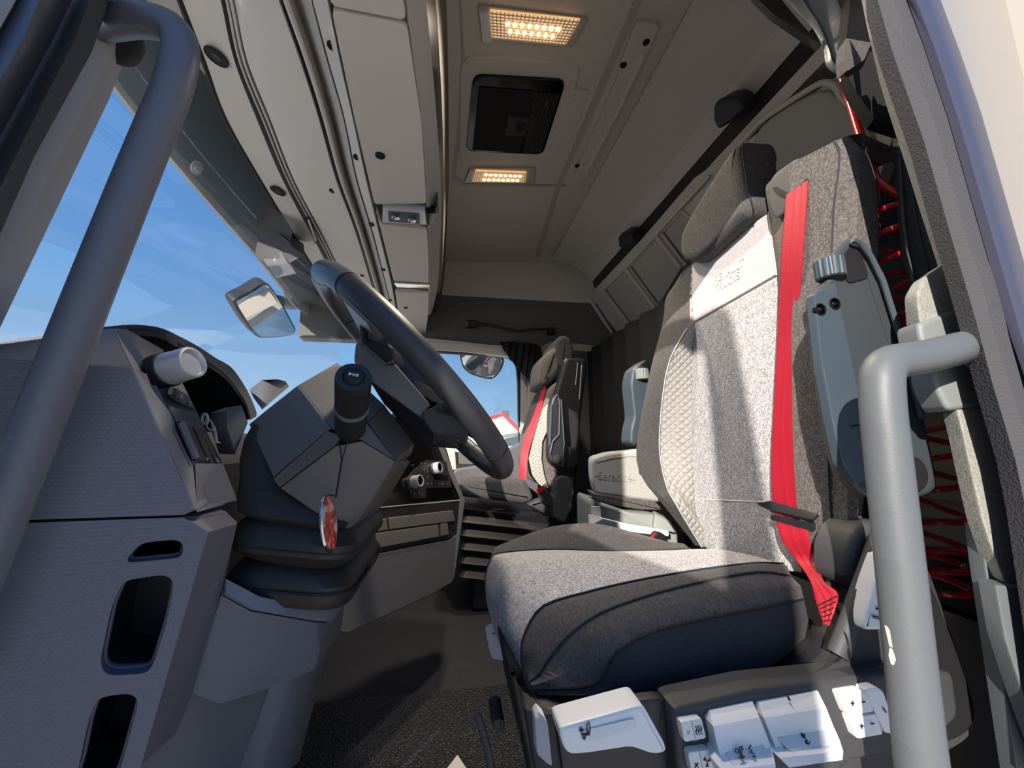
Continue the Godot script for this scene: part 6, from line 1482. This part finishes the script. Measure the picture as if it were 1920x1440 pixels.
	var gh := solo("grab_bar", tube(smooth(fillet_path([V(-0.402,0.518,-0.4),V(-0.365,0.72,-0.4),V(-0.333,0.897,-0.4),V(-0.314,1.001,-0.4),V(-0.295,1.097,-0.4),V(-0.299,1.161,-0.405),V(-0.347,1.183,-0.415),V(-0.411,1.193,-0.44)], 0.035), 2), 0.0165, 20), M.tube_dark, "dark tubular grab handle slanting along the windscreen pillar at the left", "grab handle")
	part("end_boot", lathe([[0.030, -0.012], [0.029, 0.006], [0.022, 0.02], [0.018, 0.024]], V(-0.423,1.216,-0.47), V(0.5, 0.05, 0.4), 24), M.rubber, gh)
	# coiled air hose behind the seat
	var path := smooth([V(0.671,1.082,-0.462),V(0.671,1.043,-0.464),V(0.677,0.992,-0.468),V(0.691,0.938,-0.475),V(0.707,0.886,-0.485),V(0.74,0.817,-0.5),V(0.766,0.767,-0.515),V(0.776,0.703,-0.52),V(0.77,0.636,-0.52),V(0.755,0.572,-0.52),V(0.749,0.533,-0.52),V(0.745,0.495,-0.52)], 12)
	var lead := [V(0.675,1.394,-0.5),V(0.676,1.361,-0.5),V(0.673,1.292,-0.49),V(0.663,1.21,-0.475),V(0.653,1.144,-0.46),V(0.653,1.116,-0.45),V(0.664,1.09,-0.436)]
	var coil := []
	var turns := 14.5
	var n := path.size()
	var steps := 360
	for i in steps + 1:
		var f := float(i) / steps
		var q := f * (n - 1)
		var j := mini(int(q), n - 2)
		var p: Vector3 = lerp(path[j], path[j + 1], q - j)
		var d: Vector3 = (path[j + 1] - path[j]).normalized()
		var u := V(1, 0, 0)
		u = (u - d * u.dot(d)).normalized()
		var w := d.cross(u)
		var a := TAU * turns * f + 0.3
		var r := lerpf(0.030, 0.029, f)
		coil.append(p + (u * cos(a) + w * sin(a)) * r)
	var hose := thing("air_hose", "glossy red coiled air hose hanging behind the driver's seat", "hose", path[20])
	part("straight_run", tube(smooth(lead, 5), 0.0062, 10), M.hose, hose)
	part("coil", tube([lead[6]] + coil, 0.0046, 9), M.hose, hose)
	# silver blind, dark pad and curtain over the rear door pillar
	var rows := []
	var a0 := [V(0.551,1.588,-0.5),V(0.573,1.486,-0.49),V(0.592,1.427,-0.48),V(0.601,1.374,-0.47),V(0.602,1.339,-0.465),V(0.623,1.322,-0.46)]
	var b0 := [V(0.651,1.522,-0.44),V(0.641,1.455,-0.44),V(0.63,1.411,-0.44),V(0.625,1.385,-0.445),V(0.623,1.355,-0.45),V(0.621,1.321,-0.455)]
	for k in 19:
		var f := k / 18.0
		var row := lerp_rows(a0, b0, f)
		for i in row.size():
			row[i] += V(0.0, 0.004 * sin(k * 1.3 + i), 0.010 * sin(k * 1.05 + i * 0.5) + 0.02 * sin(f * PI))
		rows.append(smooth(row, 3))
	solo("foil_blind", strip(rows, V(0, 0, -0.004)), M.foil, "silver crumpled thermal blind hanging from the roof above the driver's seat", "blind")
	solo("blind_strap", strip([[V(0.483,1.561,-0.5),V(0.517,1.505,-0.5),V(0.54,1.459,-0.49),V(0.567,1.423,-0.48),V(0.598,1.385,-0.47)], [V(0.527,1.542,-0.48),V(0.544,1.484,-0.48),V(0.563,1.443,-0.475),V(0.58,1.409,-0.47),V(0.596,1.381,-0.465)]], V(0.002, 0, -0.01)), M.rubber, "black band edging the silver blind along the roof", "strap")
	solo("pillar_pad", slab(fillet([V(0.6,1.435,-0.41),V(0.645,1.445,-0.41),V(0.641,1.386,-0.41),V(0.633,1.353,-0.41),V(0.598,1.288,-0.41),V(0.563,1.262,-0.41),V(0.563,1.286,-0.41)], 0.004, 2), V(0, 0, -0.014)), M.felt_dark, "dark grey felt pad hanging beside the silver blind", "pad")
	var pc := solo("pillar_curtain", curtain_shape([V(0.645,1.205,-0.4),V(0.649,1.119,-0.4),V(0.657,1.054,-0.4),V(0.657,0.976,-0.39),V(0.663,0.954,-0.39),V(0.655,0.912,-0.4)], [V(0.675,1.239,-0.43),V(0.662,1.145,-0.43),V(0.651,1.056,-0.43),V(0.648,0.996,-0.43),V(0.649,0.964,-0.43),V(0.639,0.919,-0.42)]), M.felt_dark, "dark felt curtain hanging in folds beside the coiled hose", "curtain")
	part("piping", tube(smooth([V(0.669,1.237,-0.425),V(0.655,1.14,-0.425),V(0.644,1.052,-0.425),V(0.642,0.993,-0.425),V(0.642,0.957,-0.425),V(0.633,0.915,-0.415)], 4), 0.0016, 6), M.trim_dark, pc)
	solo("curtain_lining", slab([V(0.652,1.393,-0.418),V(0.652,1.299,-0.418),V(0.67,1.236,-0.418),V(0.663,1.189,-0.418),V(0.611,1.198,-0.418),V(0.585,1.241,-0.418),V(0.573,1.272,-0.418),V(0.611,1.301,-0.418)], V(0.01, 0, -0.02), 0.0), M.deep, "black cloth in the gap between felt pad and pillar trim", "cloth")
	# lower bunk behind the seats
	var lb := thing("lower_bunk", "dark lower bunk across the cab behind both seats", "bunk", V(1.3, 0, -1.4))
	part("bunk_base", span(V(0.95, 0, -2.44), V(1.77, 0.40, -0.4), 0.02), M.trim_dark, lb)
	part("mattress", span(V(0.94, 0.40, -2.44), V(1.77, 0.52, -0.4), 0.04), M.cloth_side, lb)

func curtain_shape(a: Array, b: Array) -> Array:
	var rows := []
	for k in 13:
		var row := lerp_rows(a, b, k / 12.0)
		for i in row.size():
			row[i] += V(0, 0, 0.008 * sin(k * 1.6))
		rows.append(smooth(row, 3))
	return strip(rows, V(0.003, 0, -0.004))

func fillet_path(p: Array, r: float) -> Array:
	return fillet(p, r, 5, false)


func driver_door():
	# the driver's door itself, standing open beside the viewpoint: it shades the dashboard side and lets the sun in through its window
	var h := V(-0.56, 0, -0.30)
	var d := V(cos(deg_to_rad(DOOR_OPEN)), 0, sin(deg_to_rad(DOOR_OPEN)))
	var n := V(d.z, 0, -d.x)
	var at := func(s: float, y: float) -> Vector3: return h + d * s + V(0, y, 0)
	var o := thing_struct("door_2", h)
	var frame := fillet([at.call(0.0, -0.75), at.call(0.98, -0.75), at.call(0.98, 1.2), at.call(0.93, 1.74), at.call(0.2, 1.76), at.call(0.0, 1.3)], 0.06, 3)
	var opening := fillet([at.call(0.04, 0.95), at.call(0.12, 0.95), at.call(0.22, 1.0), at.call(0.34, 1.0), at.call(0.46, 1.06), at.call(0.915, 1.08), at.call(0.90, 1.68), at.call(0.26, 1.70), at.call(0.04, 1.24)], 0.03, 3)
	part("door_panel", slab(frame, -n * 0.05, 0.0, [opening]), M.dash, o)
	part("door_glass", slab(moved(opening, -n * 0.02), -n * 0.004), M.glass, o)
	var m := thing("wing_mirror", "tall black mirror housing on the open driver's door", "mirror", at.call(0.3, 1.0) - n * 0.2)
	var c: Vector3 = at.call(0.43, 1.41) - n * 0.16
	part("housing", box(c, V(0.10, 0.66, 0.25), 0.03, Basis(V(0, 1, 0), 0.3)), M.black, m)
	for y in [1.24, 1.66]:
		part("arm", tube([at.call(0.10, y) - n * 0.03, at.call(0.3, y) - n * 0.15, V(c.x, y, c.z)], 0.014, 8), M.black, m)
